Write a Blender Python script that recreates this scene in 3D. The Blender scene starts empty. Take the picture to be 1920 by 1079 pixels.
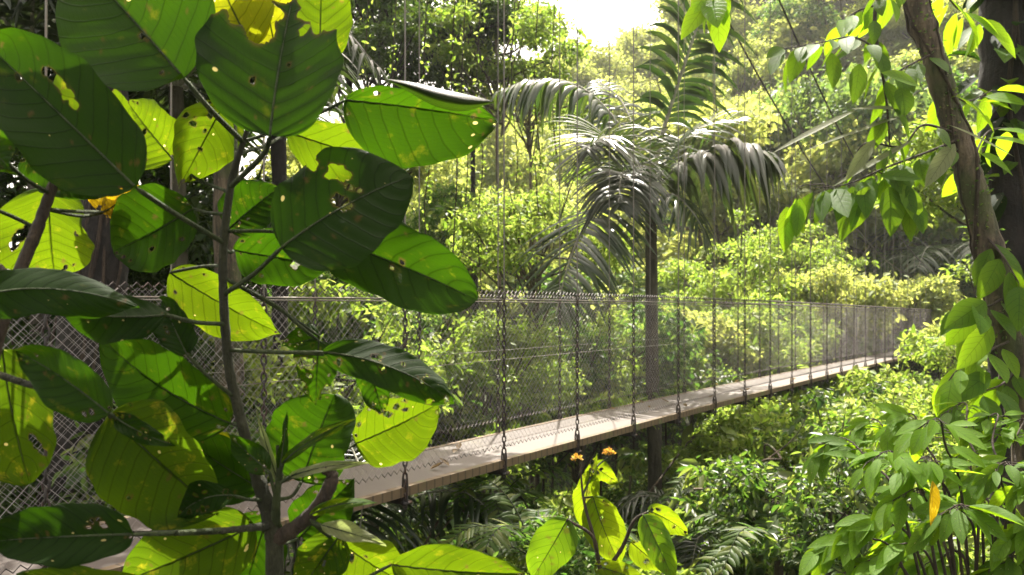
import bpy, math
import numpy as np

# ------------------------------------------------------------------ basics
SC = bpy.context.scene
COL = SC.collection
R = math.radians
F, CX, CY = 1500.0, 960.0, 600.0          # focal length and horizon of the photograph (1920 px wide)


def P(x, y, d):
    return np.array([d * (x - CX) / F, d, d * (CY - y) / F])


def px(v):
    return CX + F * v[0] / v[1], CY - F * v[2] / v[1]


def nrm(v):
    v = np.asarray(v, float)
    return v / (np.linalg.norm(v, axis=-1, keepdims=True) + 1e-12)


def tag(o, label=None, cat=None, group=None, kind=None):
    if label: o['label'] = label
    if cat: o['category'] = cat
    if group: o['group'] = group
    if kind: o['kind'] = kind
    return o


def empty(name, loc=(0, 0, 0), label=None, cat=None, group=None):
    o = bpy.data.objects.new(name, None)
    o.empty_display_size = 0.1
    COL.objects.link(o)
    o.location = [float(c) for c in loc]
    return tag(o, label, cat, group)


class Geo:
    """collects vertices and polygons of one mesh"""
    def __init__(s):
        s.v, s.f, s.uv, s.n = [], [], [], 0

    def add(s, v, f, uv=None):
        v = np.asarray(v, float)
        f = np.asarray(f, int)
        s.v.append(v)
        s.f.append(f + s.n)
        s.uv.append(np.zeros((len(v), 2)) if uv is None else np.asarray(uv, float))
        s.n += len(v)
        return s

    def mesh(s, name, mat, off=(0, 0, 0), smooth=True):
        v = np.concatenate(s.v) - np.asarray(off, float)
        uv = np.concatenate(s.uv)
        loops = np.concatenate([f.ravel() for f in s.f])
        tot = np.concatenate([np.full(len(f), f.shape[1]) for f in s.f])
        start = np.concatenate([[0], np.cumsum(tot)[:-1]])
        me = bpy.data.meshes.new(name)
        me.vertices.add(len(v)); me.vertices.foreach_set('co', v.ravel().astype(np.float32))
        me.loops.add(len(loops)); me.loops.foreach_set('vertex_index', loops.astype(np.int32))
        me.polygons.add(len(tot)); me.polygons.foreach_set('loop_start', start.astype(np.int32))
        me.update(calc_edges=True)
        l = me.uv_layers.new(name='UVMap')
        l.data.foreach_set('uv', uv[loops].ravel().astype(np.float32))
        me.polygons.foreach_set('use_smooth', np.full(len(tot), smooth))
        me.materials.append(mat)
        me.update()
        return me


def obj(name, me, parent=None):
    o = bpy.data.objects.new(name, me)
    COL.objects.link(o)
    if parent is not None: o.parent = parent
    return o


def tube(pts, rad, sides=6, cap=True):
    pts = np.asarray(pts, float); n = len(pts)
    rad = np.broadcast_to(np.asarray(rad, float), (n,))
    tan = nrm(np.gradient(pts, axis=0))
    ref = np.array([0.13, 0.31, 0.94])
    if abs(np.dot(nrm(pts[-1] - pts[0]), ref)) > 0.8: ref = np.array([0.95, 0.2, 0.1])
    a = nrm(np.cross(tan, ref)); b = np.cross(tan, a)
    ang = np.linspace(0, 2 * np.pi, sides, endpoint=False)
    ring = a[:, None, :] * np.cos(ang)[None, :, None] + b[:, None, :] * np.sin(ang)[None, :, None]
    v = (pts[:, None, :] + ring * rad[:, None, None]).reshape(-1, 3)
    i = np.arange(n - 1)[:, None] * sides; j = np.arange(sides)[None, :]; k = (j + 1) % sides
    f = np.stack([i + j, i + k, i + sides + k, i + sides + j], -1).reshape(-1, 4)
    s = np.concatenate([[0], np.cumsum(np.linalg.norm(np.diff(pts, axis=0), axis=1))])
    uv = np.stack([np.repeat(s, sides), np.tile(ang / 6.2832, n)], -1)
    return v, f, uv


def spline(pts, n=24):
    """Catmull-Rom through the points (any dimension)"""
    p = np.asarray(pts, float)
    p = np.vstack([2 * p[0] - p[1], p, 2 * p[-1] - p[-2]])
    m = len(p) - 3
    t = np.linspace(0, m - 1e-9, n); i = t.astype(int); u = (t - i)[:, None]
    a, b, c, d = p[i], p[i + 1], p[i + 2], p[i + 3]
    return 0.5 * (2 * b + (c - a) * u + (2 * a - 5 * b + 4 * c - d) * u * u + (3 * b - a - 3 * c + d) * u ** 3)


def box(g, c, s, rz=0.0):
    x, y, z = np.asarray(s) / 2
    v = np.array([[-x, -y, -z], [x, -y, -z], [x, y, -z], [-x, y, -z], [-x, -y, z], [x, -y, z], [x, y, z], [-x, y, z]])
    ca, sa = math.cos(rz), math.sin(rz)
    v = v @ np.array([[ca, sa, 0], [-sa, ca, 0], [0, 0, 1]]) + np.asarray(c)
    g.add(v, [[3, 2, 1, 0], [4, 5, 6, 7], [0, 1, 5, 4], [1, 2, 6, 5], [2, 3, 7, 6], [3, 0, 4, 7]])


# leaf templates: rows of (u, half width, rise of the edge)
LOW = np.array([(0, 0), (.32, -.5), (.68, -.40), (1, 0), (.68, .40), (.32, .5)])
LOWF = np.array([[0, 1, 2, 3], [0, 3, 4, 5]])
_hu = np.array([0, .08, .22, .42, .62, .8, .92, 1.0]); _hw = np.array([.02, .20, .41, .50, .44, .29, .13, .01])
HIGH = np.array([(u, s * w) for u, w in zip(_hu, _hw) for s in (-1, 0, 1)])
HIGHF = np.array([[3 * i + j, 3 * i + j + 1, 3 * i + j + 4, 3 * i + j + 3] for i in range(7) for j in (0, 1)])
HIGHUV = np.array([(u, s * .5 + .5) for u in _hu for s in (-1, 0, 1)])


def leaves(g, c, d, n, L, W, fold=.35, droop=.15, high=False):
    """many leaves: base points c, directions d, normals n, lengths L, widths W"""
    T, TF = (HIGH, HIGHF) if high else (LOW, LOWF)
    d = nrm(d); s = nrm(np.cross(d, n)); n = np.cross(s, d)
    N = len(c); L = np.broadcast_to(L, (N,)); W = np.broadcast_to(W, (N,)); droop = np.broadcast_to(droop, (N,))
    u = T[:, 0]; w = T[:, 1]
    v = (c[:, None, :] + d[:, None, :] * (L[:, None] * u)[..., None] + s[:, None, :] * (W[:, None] * w)[..., None]
         + n[:, None, :] * (W[:, None] * fold * np.abs(w) - (droop * L)[:, None] * u ** 2)[..., None])
    f = (TF[None] + (np.arange(N) * len(T))[:, None, None]).reshape(-1, 4)
    uv = np.tile(HIGHUV, (N, 1)) if high else None
    g.add(v.reshape(-1, 3), f, uv)


def rnd(rng, n):
    return nrm(rng.normal(size=(n, 3)))


# ------------------------------------------------------------------ materials
class N:
    def __init__(s, name):
        s.m = bpy.data.materials.new(name); s.m.use_nodes = True
        s.t = s.m.node_tree; s.t.nodes.clear()
        s.out = s.t.nodes.new('ShaderNodeOutputMaterial')

    def add(s, typ, props=None, **ins):
        n = s.t.nodes.new('ShaderNode' + typ)
        for k, v in (props or {}).items(): setattr(n, k, v)
        for k, v in ins.items():
            key = int(k[1:]) if k[0] == '_' and k[1:].isdigit() else k.replace('_', ' ')
            s.put(n.inputs[key], v)
        return n

    def put(s, sock, v):
        if hasattr(v, 'bl_idname') and hasattr(v, 'outputs'): v = v.outputs[0]
        if isinstance(v, bpy.types.NodeSocket): s.t.links.new(v, sock)
        elif isinstance(v, (tuple, list)) and sock.type == 'RGBA' and len(v) == 3: sock.default_value = (*v, 1)
        else: sock.default_value = v

    def math(s, op, a, b=0.0, c=None):
        n = s.add('Math', {'operation': op}, _0=a, _1=b)
        if c is not None: s.put(n.inputs[2], c)
        return n

    def mix(s, f, a, b, blend='MIX'):
        n = s.t.nodes.new('ShaderNodeMix'); n.data_type = 'RGBA'; n.blend_type = blend
        s.put(n.inputs[0], f); s.put(n.inputs[6], a); s.put(n.inputs[7], b)
        return n.outputs[2]

    def ramp(s, f, *stops):
        n = s.t.nodes.new('ShaderNodeValToRGB'); e = n.color_ramp.elements
        while len(e) < len(stops): e.new(0.5)
        for el, (p, c) in zip(e, stops): el.position = p; el.color = (*c, 1) if len(c) == 3 else c
        s.put(n.inputs[0], f)
        return n.outputs[0]

    def step(s, x, lo, hi):
        n = s.add('MapRange', {'interpolation_type': 'SMOOTHSTEP'}, _0=x, _1=lo, _2=hi)
        return n.outputs[0]

    def noise(s, vec, scale, detail=3.0, rough=.55):
        n = s.add('TexNoise', None, Scale=scale, Detail=detail, Roughness=rough)
        if vec is not None: s.put(n.inputs['Vector'], vec)
        return n.outputs['Fac']

    def done(s, shader):
        s.t.links.new(shader.outputs[0], s.out.inputs[0]); return s.m


def cloud_mat(name, cols, trans, gloss=.5, tfac=.5, spec=.3):
    """foliage: colour differs from leaf to leaf and from plant to plant; light passes through"""
    m = N(name)
    geo = m.add('NewGeometry'); oi = m.add('ObjectInfo')
    r = m.math('FRACT', m.math('ADD', geo.outputs['Random Per Island'], 0.0))
    r2 = m.math('MULTIPLY_ADD', r, .8, m.math('MULTIPLY', oi.outputs['Random'], .2))
    col = m.ramp(r2, *[(i / (len(cols) - 1), c) for i, c in enumerate(cols)])
    tcol = m.ramp(r2, *[(i / (len(trans) - 1), c) for i, c in enumerate(trans)])
    b = m.add('BsdfPrincipled', None, Base_Color=col, Roughness=gloss)
    b.inputs['Specular IOR Level'].default_value = spec
    t = m.add('BsdfTranslucent', None, Color=tcol)
    return m.done(m.add('MixShader', None, _0=tfac, _1=b, _2=t))


def leaf_mat(name, base, trans, yellow=0.0, specks=.5, veins=9.0, dark_vein=.68, tfac=.55, gloss=.5):
    """broad leaf with midrib, side veins, specks and yellow mottling drawn from its UVs"""
    m = N(name)
    tc = m.add('TexCoord'); oi = m.add('ObjectInfo')
    sep = m.add('SeparateXYZ', None, _0=tc.outputs['UV'])
    u, v = sep.outputs[0], sep.outputs[1]
    av = m.math('ABSOLUTE', m.math('MULTIPLY_ADD', v, 2.0, -1.0))
    wob = m.math('MULTIPLY', m.math('SUBTRACT', m.noise(tc.outputs['UV'], 5.0, 1.0), .5), .35)
    nv = m.math('MULTIPLY_ADD', oi.outputs['Random'], 3.5, veins - 1.8)
    ph = m.math('ADD', m.math('MULTIPLY_ADD', u, nv, wob), m.math('MULTIPLY', m.math('POWER', av, 1.3), -1.9))
    fr = m.math('ABSOLUTE', m.math('SUBTRACT', m.math('FRACT', ph), .5))         # .5 on the vein
    side = m.step(fr, .415, .5)
    mid = m.math('SUBTRACT', 1.0, m.step(av, .0, .05))
    cross = m.math('ABSOLUTE', m.math('SUBTRACT', m.math('FRACT', m.math('MULTIPLY_ADD', av, 13.0, m.math('MULTIPLY', wob, 6.0))), .5))
    fine = m.math('MULTIPLY', m.step(cross, .40, .5), .25)
    vein = m.math('MAXIMUM', m.math('MAXIMUM', m.math('MULTIPLY', side, .75), mid), fine)
    seed = m.math('MULTIPLY', oi.outputs['Random'], 40.0)
    off = m.add('CombineXYZ', None, _0=seed, _1=seed, _2=seed)
    vec = m.add('VectorMath', {'operation': 'ADD'}, _0=tc.outputs['UV'], _1=off)
    vec2 = m.add('Mapping', None, Vector=vec, Scale=(1.0, .75, 1.0))
    vor = m.add('TexVoronoi', {'feature': 'F1'}, Vector=vec2, Scale=9.0, Randomness=1.0)
    rsel = m.add('SeparateXYZ', None, _0=vor.outputs['Color'])
    size = m.math('MULTIPLY', m.step(rsel.outputs[0], 1.0 - specks * .55, 1.0), .17)
    spot = m.step(m.math('SUBTRACT', size, vor.outputs['Distance']), 0.0, .03)
    mot = m.step(m.noise(vec2, 7.0, 5.0, .65), .60 - yellow * .22, .80 - yellow * .20)
    mot = m.math('MULTIPLY', mot, min(1.0, yellow * 1.4))
    big = m.noise(vec2, 2.2, 2.0)
    hue = m.math('MULTIPLY_ADD', big, .7, m.math('MULTIPLY', oi.outputs['Random'], .3))

    rim = m.add('Attribute', {'attribute_name': 'rim'})

    def tint(c, spotc, yel):
        lo = tuple(x * .72 for x in c); hi = (c[0] * 1.45, c[1] * 1.2, c[2])
        k = m.mix(hue, lo, hi)
        k = m.mix(mot, k, yel)
        k = m.mix(m.math('MULTIPLY', vein, dark_vein), k, tuple(x * .25 for x in c))
        k = m.mix(rim.outputs['Fac'], k, (.10, .055, .018))
        return m.mix(spot, k, spotc)
    bc = tint(base, (.30, .24, .10), (.30, .24, .02))
    tcx = tint(trans, (.75, .62, .22), (.80, .60, .03))
    bump = m.add('Bump', None, Strength=.35, Distance=.004, Height=m.math('MULTIPLY', vein, -1.0))
    b = m.add('BsdfPrincipled', None, Base_Color=bc, Roughness=gloss, Normal=bump)
    b.inputs['Specular IOR Level'].default_value = .12
    t = m.add('BsdfTranslucent', None, Color=tcx)
    return m.done(m.add('MixShader', None, _0=tfac, _1=b, _2=t))


def bark_mat(name, c1, c2, moss=(.05, .07, .015), mossy=.4, scale=17.0):
    m = N(name)
    tc = m.add('TexCoord')
    mp = m.add('Mapping', None, Vector=tc.outputs['Object'], Scale=(1, 1, .2))
    a = m.noise(mp, scale, 6.0, .65); b = m.noise(tc.outputs['Object'], 2.2, 4.0)
    sp = m.noise(tc.outputs['Object'], 26.0, 3.0)
    col = m.mix(m.step(a, .32, .68), c1, c2)
    col = m.mix(m.math('MULTIPLY', m.step(b, .46, .66), mossy), col, moss)
    col = m.mix(m.math('MULTIPLY', m.step(sp, .60, .72), .45), col, tuple(min(1, x * 1.7) for x in c2))
    bump = m.add('Bump', None, Strength=1.0, Distance=.035, Height=m.math('ADD', a, m.math('MULTIPLY', sp, .4)))
    return m.done(m.add('BsdfPrincipled', None, Base_Color=col, Roughness=.9, Normal=bump))


def metal_mat(name, c, rough=.5, metal=.6, rust=0.0):
    m = N(name)
    tc = m.add('TexCoord')
    col = m.mix(m.math('MULTIPLY', m.step(m.noise(tc.outputs['Object'], 14.0, 4.0), .45, .65), rust), c, (.11, .05, .025))
    return m.done(m.add('BsdfPrincipled', None, Base_Color=col, Roughness=rough, Metallic=metal))


M = {}
# broad leaves close to the camera
M['leaf_mature'] = leaf_mat('broad leaf, mature', (.013, .041, .0016), (.026, .080, .0014), yellow=.12, specks=.55)
M['leaf_old'] = leaf_mat('broad leaf, old and dark', (.008, .027, .001), (.019, .060, .001), yellow=.05, specks=.75, gloss=.62)
M['leaf_young'] = leaf_mat('broad leaf, fresh', (.027, .070, .0024), (.086, .160, .0026), yellow=.15, specks=.45)
M['leaf_spot'] = leaf_mat('broad leaf, yellow mottled', (.022, .060, .0024), (.062, .128, .003), yellow=.26, specks=.9)
M['leaf_sap'] = leaf_mat('sapling leaf', (.050, .115, .006), (.19, .30, .006), yellow=.12, specks=.3, veins=8)
M['leaf_yellow'] = leaf_mat('broad leaf, yellowing', (.24, .20, .012), (.30, .22, .004), yellow=.5, specks=.4)
M['leaf_lime'] = leaf_mat('leaf, lime yellow', (.13, .20, .010), (.20, .24, .004), yellow=.3, specks=.4)
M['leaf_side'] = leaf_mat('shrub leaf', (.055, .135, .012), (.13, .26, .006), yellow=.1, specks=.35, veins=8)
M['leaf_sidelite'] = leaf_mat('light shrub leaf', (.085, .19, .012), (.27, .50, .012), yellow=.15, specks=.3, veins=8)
M['leaf_grey'] = leaf_mat('silky young leaf', (.16, .19, .11), (.22, .30, .10), yellow=0, specks=.2)
M['leaf_fold'] = leaf_mat('upper face of a leaf', (.030, .040, .022), (.02, .05, .002), yellow=0, specks=.1, gloss=.4)
M['petiole'] = bark_mat('petiole', (.014, .026, .005), (.036, .050, .012), mossy=.0, scale=30)
M['stem'] = bark_mat('stem', (.010, .012, .005), (.028, .029, .012), mossy=.15, scale=24)
M['stem_brown'] = bark_mat('brown stem', (.018, .012, .008), (.050, .034, .021), mossy=.1, scale=24)
M['bark'] = bark_mat('bark', (.018, .014, .009), (.135, .104, .066), (.04, .060, .012), .75)
M['bark_shaded'] = bark_mat('dark bark', (.004, .0032, .0026), (.015, .011, .008), (.009, .012, .003), .4)  # near-black because the shadow on these trunks is put into the colour
M['bark_palm'] = bark_mat('palm stem', (.034, .030, .020), (.090, .080, .055), (.045, .05, .022), .3, scale=14)
M['rachis'] = bark_mat('palm rachis', (.16, .16, .12), (.32, .31, .25), mossy=0, scale=14)
# foliage at a distance
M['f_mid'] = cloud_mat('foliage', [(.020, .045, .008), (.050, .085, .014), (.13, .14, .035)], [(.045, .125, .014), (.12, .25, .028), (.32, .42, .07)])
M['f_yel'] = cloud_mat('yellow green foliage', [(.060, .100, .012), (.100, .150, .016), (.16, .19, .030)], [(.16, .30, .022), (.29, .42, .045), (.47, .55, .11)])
M['f_shaded'] = cloud_mat('dark foliage', [(.012, .030, .008), (.022, .048, .010), (.035, .060, .012)], [(.035, .075, .008), (.06, .11, .010), (.10, .15, .012)], tfac=.4)  # shaded side of the greenery painted as a darker leaf colour
M['f_pale'] = cloud_mat('pale foliage', [(.085, .125, .040), (.13, .175, .055), (.19, .22, .085)], [(.32, .40, .07), (.46, .52, .10), (.62, .62, .15)], gloss=.6)
M['f_deep'] = cloud_mat('deep green foliage', [(.035, .075, .026), (.055, .105, .034), (.090, .140, .045)], [(.10, .19, .035), (.17, .26, .045), (.28, .36, .06)], gloss=.5)
M['f_gloss'] = cloud_mat('glossy foliage', [(.018, .042, .010), (.045, .075, .016), (.13, .14, .05)], [(.04, .12, .012), (.13, .24, .022), (.36, .43, .07)], gloss=.42, spec=.5)
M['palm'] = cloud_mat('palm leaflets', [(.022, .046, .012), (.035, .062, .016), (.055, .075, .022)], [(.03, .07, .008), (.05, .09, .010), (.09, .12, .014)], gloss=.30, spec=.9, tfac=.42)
M['palm_grey'] = cloud_mat('grey palm leaflets', [(.020, .030, .012), (.036, .046, .020), (.075, .080, .045)], [(.03, .06, .008), (.05, .08, .012), (.10, .12, .025)], gloss=.38, spec=.65, tfac=.3)  # grey stands for gloss as well as the waxy leaflet underside
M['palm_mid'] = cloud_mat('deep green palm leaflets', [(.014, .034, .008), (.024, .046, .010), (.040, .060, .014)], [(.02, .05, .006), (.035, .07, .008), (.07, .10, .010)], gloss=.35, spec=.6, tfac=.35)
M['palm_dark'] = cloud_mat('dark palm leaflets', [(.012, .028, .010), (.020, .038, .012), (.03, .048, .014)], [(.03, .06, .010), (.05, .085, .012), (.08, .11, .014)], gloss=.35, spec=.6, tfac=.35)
M['dry'] = cloud_mat('dry leaflets', [(.09, .06, .03), (.14, .10, .05), (.20, .13, .06)], [(.16, .10, .03), (.22, .14, .05), (.3, .2, .06)], tfac=.3)
M['flower'] = cloud_mat('orange petals', [(.42, .20, .03), (.50, .30, .05), (.45, .35, .08)], [(.4, .18, .03), (.5, .3, .04), (.5, .4, .06)])
# the bridge
M['wire'] = metal_mat('galvanised wire', (.29, .27, .27), .38, .6, .25)
M['steel'] = metal_mat('weathered steel', (.030, .026, .025), .6, .3, .35)
M['cable'] = metal_mat('cable', (.16, .15, .13), .5, .6, .3)


def deck_mat():
    m = N('deck boards')
    tc = m.add('TexCoord')
    s = m.add('SeparateXYZ', None, _0=tc.outputs['UV'])
    seam = m.step(m.math('ABSOLUTE', m.math('SUBTRACT', m.math('FRACT', m.math('DIVIDE', s.outputs[0], 1.122)), .5)), .492, .497)
    a = m.noise(tc.outputs['Object'], 3.5, 6.0, .6); b = m.noise(tc.outputs['Object'], 60.0, 2.0)
    col = m.mix(a, (.046, .035, .029), (.078, .063, .054))
    col = m.mix(m.math('MULTIPLY', m.step(b, .55, .75), .3), col, (.08, .06, .05))
    stain = m.step(m.noise(tc.outputs['Object'], 1.6, 7.0, .75), .50, .66)
    col = m.mix(m.math('MULTIPLY', stain, .62), col, (.075, .062, .040))
    col = m.mix(m.math('MULTIPLY', seam, .7), col, (.06, .05, .04))
    return m.done(m.add('BsdfPrincipled', None, Base_Color=col, Roughness=.62, Normal=m.add('Bump', None, Strength=.25, Distance=.004, Height=b)))


def beam_mat():
    m = N('edge beam')
    tc = m.add('TexCoord')
    s = m.add('SeparateXYZ', None, _0=tc.outputs['UV'])
    tick = m.step(m.math('ABSOLUTE', m.math('SUBTRACT', m.math('FRACT', m.math('DIVIDE', s.outputs[0], .085)), .5)), .38, .46)
    a = m.noise(tc.outputs['Object'], 9.0, 5.0, .65)
    col = m.mix(a, (.065, .042, .021), (.15, .105, .058))
    col = m.mix(m.math('MULTIPLY', tick, .65), col, (.016, .012, .008))
    col = m.mix(m.step(m.noise(tc.outputs['Object'], 4.0, 3.0), .55, .7), col, (.10, .11, .04))
    return m.done(m.add('BsdfPrincipled', None, Base_Color=col, Roughness=.8))


M['deck'] = deck_mat(); M['beam'] = beam_mat()


def ground_mat():
    m = N('forest floor')
    tc = m.add('TexCoord')
    a = m.noise(tc.outputs['Object'], .7, 8.0, .7); b = m.noise(tc.outputs['Object'], 7.0, 5.0, .7)
    col = m.mix(a, (.020, .014, .008), (.045, .050, .016))
    col = m.mix(m.step(b, .5, .7), col, (.035, .060, .014))
    return m.done(m.add('BsdfPrincipled', None, Base_Color=col, Roughness=.95, Normal=m.add('Bump', None, Strength=1.0, Distance=.3, Height=b)))


M['ground'] = ground_mat()

# ------------------------------------------------------------------ the lie of the bridge and of the land
XV = 2000.0
TH = math.atan2(XV - CX, F)
AX = np.array([math.sin(TH), math.cos(TH)])            # along the bridge
PQ = np.array([-math.cos(TH), math.sin(TH)])           # across it, away from the camera
CNEAR = 6541.0 / F                                     # near edge: F*C = Y*(XV-x)
B0 = np.array([6.2 * (945 - CX) / F, 6.2])             # near edge at the hanger x=945
SPAN = 1.122                                           # distance between hangers
WID = .82


def bt(t, q=0.0):
    t = np.asarray(t, float); q = np.asarray(q, float)
    return B0[0] + AX[0] * t + PQ[0] * q, B0[1] + AX[1] * t + PQ[1] * q


_pY = [1.5, 3.75, 6.2, 8.97, 14.9, 21.8, 27.3, 36, 48]
_pH = [.05, .105, .146, .188, .247, .252, .255, .40, .80]
_cf = np.polyfit(_pY, _pH, 4)


def rail_h(t):
    return np.polyval(_cf, 6.2 + AX[1] * np.asarray(t, float))


def main_h(t):
    Y = 6.2 + AX[1] * np.asarray(t, float)
    return 1.5 + .0131 * (Y - 28) ** 2


DECK = 1.24


def tq(x, y):
    dx, dy = x - B0[0], y - B0[1]
    return dx * AX[0] + dy * AX[1], dx * PQ[0] + dy * PQ[1]


def sm(x, a, b):
    k = np.clip((x - a) / (b - a), 0, 1); return k * k * (3 - 2 * k)


def ground_h(x, y):
    x = np.asarray(x, float); y = np.asarray(y, float)
    t, q = tq(x, y)
    z = -1.65 - 3.0 * sm(t, -5.2, 1.5) - 2.4 * sm(t, 3, 15) + 4.7 * sm(t, 24, 38)
    z = z + 1.2 * sm(q, 2.5, 10) * (1 - sm(t, 2, 14))                       # the left bank
    r = np.hypot(x, y); az = x / np.maximum(y, 1e-3)
    crest = 9 + 8 * sm(az, -.5, .0) + 8 * sm(az, 0, .13) + 30 * sm(az, .15, .32) + 10 * sm(az, .3, .6)
    z = z + crest * sm(r, 34, 125) * (y > 0)
    z = z + .25 * np.sin(x * .7 + 1.3) * np.cos(y * .55) + .12 * np.sin(x * 1.9 + y * 1.4)
    return z


g = Geo()
xs = np.concatenate([np.linspace(-420, -60, 25), np.linspace(-57, 90, 99), np.linspace(94, 420, 24)])
ys = np.concatenate([np.linspace(-120, -8, 12), np.linspace(-6, 130, 120), np.linspace(136, 460, 28)])
X, Y = np.meshgrid(xs, ys)
v = np.stack([X, Y, ground_h(X, Y)], -1).reshape(-1, 3)
nx = len(xs); i = np.arange(len(ys) - 1)[:, None] * nx + np.arange(nx - 1)[None]
g.add(v, np.stack([i, i + 1, i + nx + 1, i + nx], -1).reshape(-1, 4))
tag(obj('ground', g.mesh('ground', M['ground'])), kind='structure')

# ------------------------------------------------------------------ the suspension bridge
T0, T1 = -7.5, 36.0
bridge = empty('suspension_bridge', (*bt(0, 0), -DECK), 'long hanging footbridge with chain-link sides and a pale deck crossing the ravine', 'bridge')
BO = np.array(bridge.location)
ts = np.linspace(T0, T1, 160)


def strip(q0, q1, z0, z1, tt=ts):
    """a bar of rectangular section that follows the bridge"""
    h = rail_h(tt) - DECK
    v = []
    for q, z in ((q0, z0), (q1, z0), (q1, z1), (q0, z1)):
        x, y = bt(tt, q); v.append(np.stack([x, y, h + z], -1))
    v = np.stack(v, 1); n = len(tt)
    i = np.arange(n - 1)[:, None] * 4; j = np.arange(4)[None]; k = (j + 1) % 4
    f = np.stack([i + j, i + 4 + j, i + 4 + k, i + k], -1).reshape(-1, 4)
    uv = np.stack([np.repeat(tt, 4), np.tile([0, 1, 1, 0], n)], -1)
    return v.reshape(-1, 3), f, uv


obj('deck', Geo().add(*strip(.035, WID - .035, -.045, 0)).mesh('deck', M['deck'], BO, False), bridge)
obj('edge_beam', Geo().add(*strip(-.02, .035, -.058, .004)).mesh('edge_beam', M['beam'], BO, False), bridge)
obj('edge_beam', Geo().add(*strip(WID - .035, WID + .02, -.058, .004)).mesh('edge_beam', M['beam'], BO, False), bridge)


def line3(tt, q, z):
    x, y = bt(tt, q); return np.stack([x, y, z], -1)


DIA = .056
for q in (-.02, WID + .02):
    g = Geo()
    z0, z1 = .115, DECK + .055
    H = z1 - z0
    for sgn in (1, -1):
        k0 = np.arange(T0, T1, DIA)
        u = np.linspace(0, 1, 5)
        off = .0016 * sgn * (1 if q < .5 else -1)
        tt = k0[:, None] + sgn * H * u[None]
        hh = rail_h(tt) - DECK + z0 + H * u[None]
        wob = .004 * np.sin(k0 * 7.3)[:, None] * np.sin(u * 3.14)[None]
        x, y = bt(tt + wob, q + off + .018 * np.sin(np.pi * u)[None] * np.sin(tt * 5.6 + 1.1 * np.sin(tt * .9)))
        c = np.stack([x, y, hh], -1)
        w = .0008
        tang = np.array([AX[0], AX[1], 0.0]); per = np.array([-sgn * tang[0], -sgn * tang[1], 1.0]) / 1.414
        nor = np.array([PQ[0], PQ[1], 0])
        ring = np.stack([per * w, -per * .5 * w + nor * .87 * w, -per * .5 * w - nor * .87 * w])
        v = (c[:, :, None, :] + ring[None, None]).reshape(-1, 3)
        n = len(k0)
        base = (np.arange(n) * 15)[:, None, None] + (np.arange(4) * 3)[None, :, None]
        j = np.arange(3)[None, None]; kk = (j + 1) % 3
        g.add(v, np.stack([base + j, base + kk, base + 3 + kk, base + 3 + j], -1).reshape(-1, 4))
    panel = obj('mesh_panel', g.mesh('mesh_panel', M['wire'], BO), bridge)
    for zz, rr in ((z1, .0046), (z0, .0032)):
        zt = np.arange(T0, T1, DIA / 2)
        zig = line3(zt, q, rail_h(zt) - DECK + zz + np.where(np.arange(len(zt)) % 2 == 0, -.013, .013))
        obj('selvage', Geo().add(*tube(zig, rr, 4)).mesh('selvage', M['steel'], BO), panel)
    tt = np.linspace(T0, T1, 200)
    obj('handrail_cable', Geo().add(*tube(line3(tt, q, rail_h(tt)), .0062, 6)).mesh('handrail_cable', M['cable'], BO), bridge)
    obj('handrail_cable', Geo().add(*tube(line3(tt, q, rail_h(tt) - .46), .0022, 4)).mesh('handrail_cable', M['cable'], BO), bridge)
    tt = np.linspace(-9, T1, 90)
    obj('main_cable', Geo().add(*tube(line3(tt, q, main_h(tt)), .015, 8)).mesh('main_cable', M['steel'], BO), bridge)

# a hanger: thin rod down from the main cable, link chain from the handrail to the deck
g = Geo()
ang = np.linspace(0, 2 * np.pi, 10, endpoint=False); sec = np.linspace(0, 2 * np.pi, 4, endpoint=False)
lk = 0
z = .03
while z > -DECK - .10:
    cx = np.stack([.0135 * np.cos(ang), np.zeros(10), .030 * np.sin(ang)], -1)
    nr = nrm(np.stack([.030 * np.cos(ang), np.zeros(10), .0135 * np.sin(ang)], -1))
    v = cx[:, None] + 0.0056 * (nr[:, None] * np.cos(sec)[None, :, None] + np.array([0, 1, 0]) * np.sin(sec)[None, :, None])
    v = v.reshape(-1, 3)
    a = 1.57 * lk + .35; ca, sa = math.cos(a), math.sin(a)
    v = v @ np.array([[ca, sa, 0], [-sa, ca, 0], [0, 0, 1]]) + np.array([0, 0, z])
    i = np.arange(10)[:, None] * 4; i2 = (i + 4) % 40; j = np.arange(4)[None]; k = (j + 1) % 4
    g.add(v, np.stack([i + j, i + k, i2 + k, i2 + j], -1).reshape(-1, 4))
    z -= .046; lk += 1
chain_me = g.mesh('chain', M['steel'])
g = Geo()
for s in (-1, 1):     # shackle that grips the edge beam
    p = spline([(s * .014, 0, .09), (s * .021, 0, .03), (s * .019, 0, -.05), (s * .012, 0, -.125), (0, 0, -.14)], 10)
    g.add(*tube(p, .0075, 5))
box(g, (0, .015, -.10), (.040, .07, .022))
shack_me = g.mesh('shackle', M['steel'])
for q in (-.022, WID + .022):
    for n in range(-5, 31):
        t = n * SPAN - .03
        x, y = bt(t, q); rh = float(rail_h(t)); mh = float(main_h(t))
        loc = np.array([x, y, rh])
        h = obj('hanger', Geo().add(*tube([[0, 0, -.02], [0, 0, .5], [0, 0, mh - rh]], .0058, 5)).mesh('hanger', M['cable']), bridge)
        h.location = loc - BO
        c = obj('chain', chain_me, h)
        s = obj('shackle', shack_me, h); s.location = (0, 0, -DECK); s.rotation_euler = (0, 0, -TH)
g = Geo()
for n in range(-5, 31):
    t = n * SPAN; x, y = bt(t, WID / 2)
    cb = Geo(); box(cb, (x, y, float(rail_h(t)) - DECK - .088), (WID - .04, .05, .055), math.pi / 2 + math.pi / 2 - TH)
    obj('crossbeam', cb.mesh('crossbeam', M['steel'], BO, False), bridge)

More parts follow.
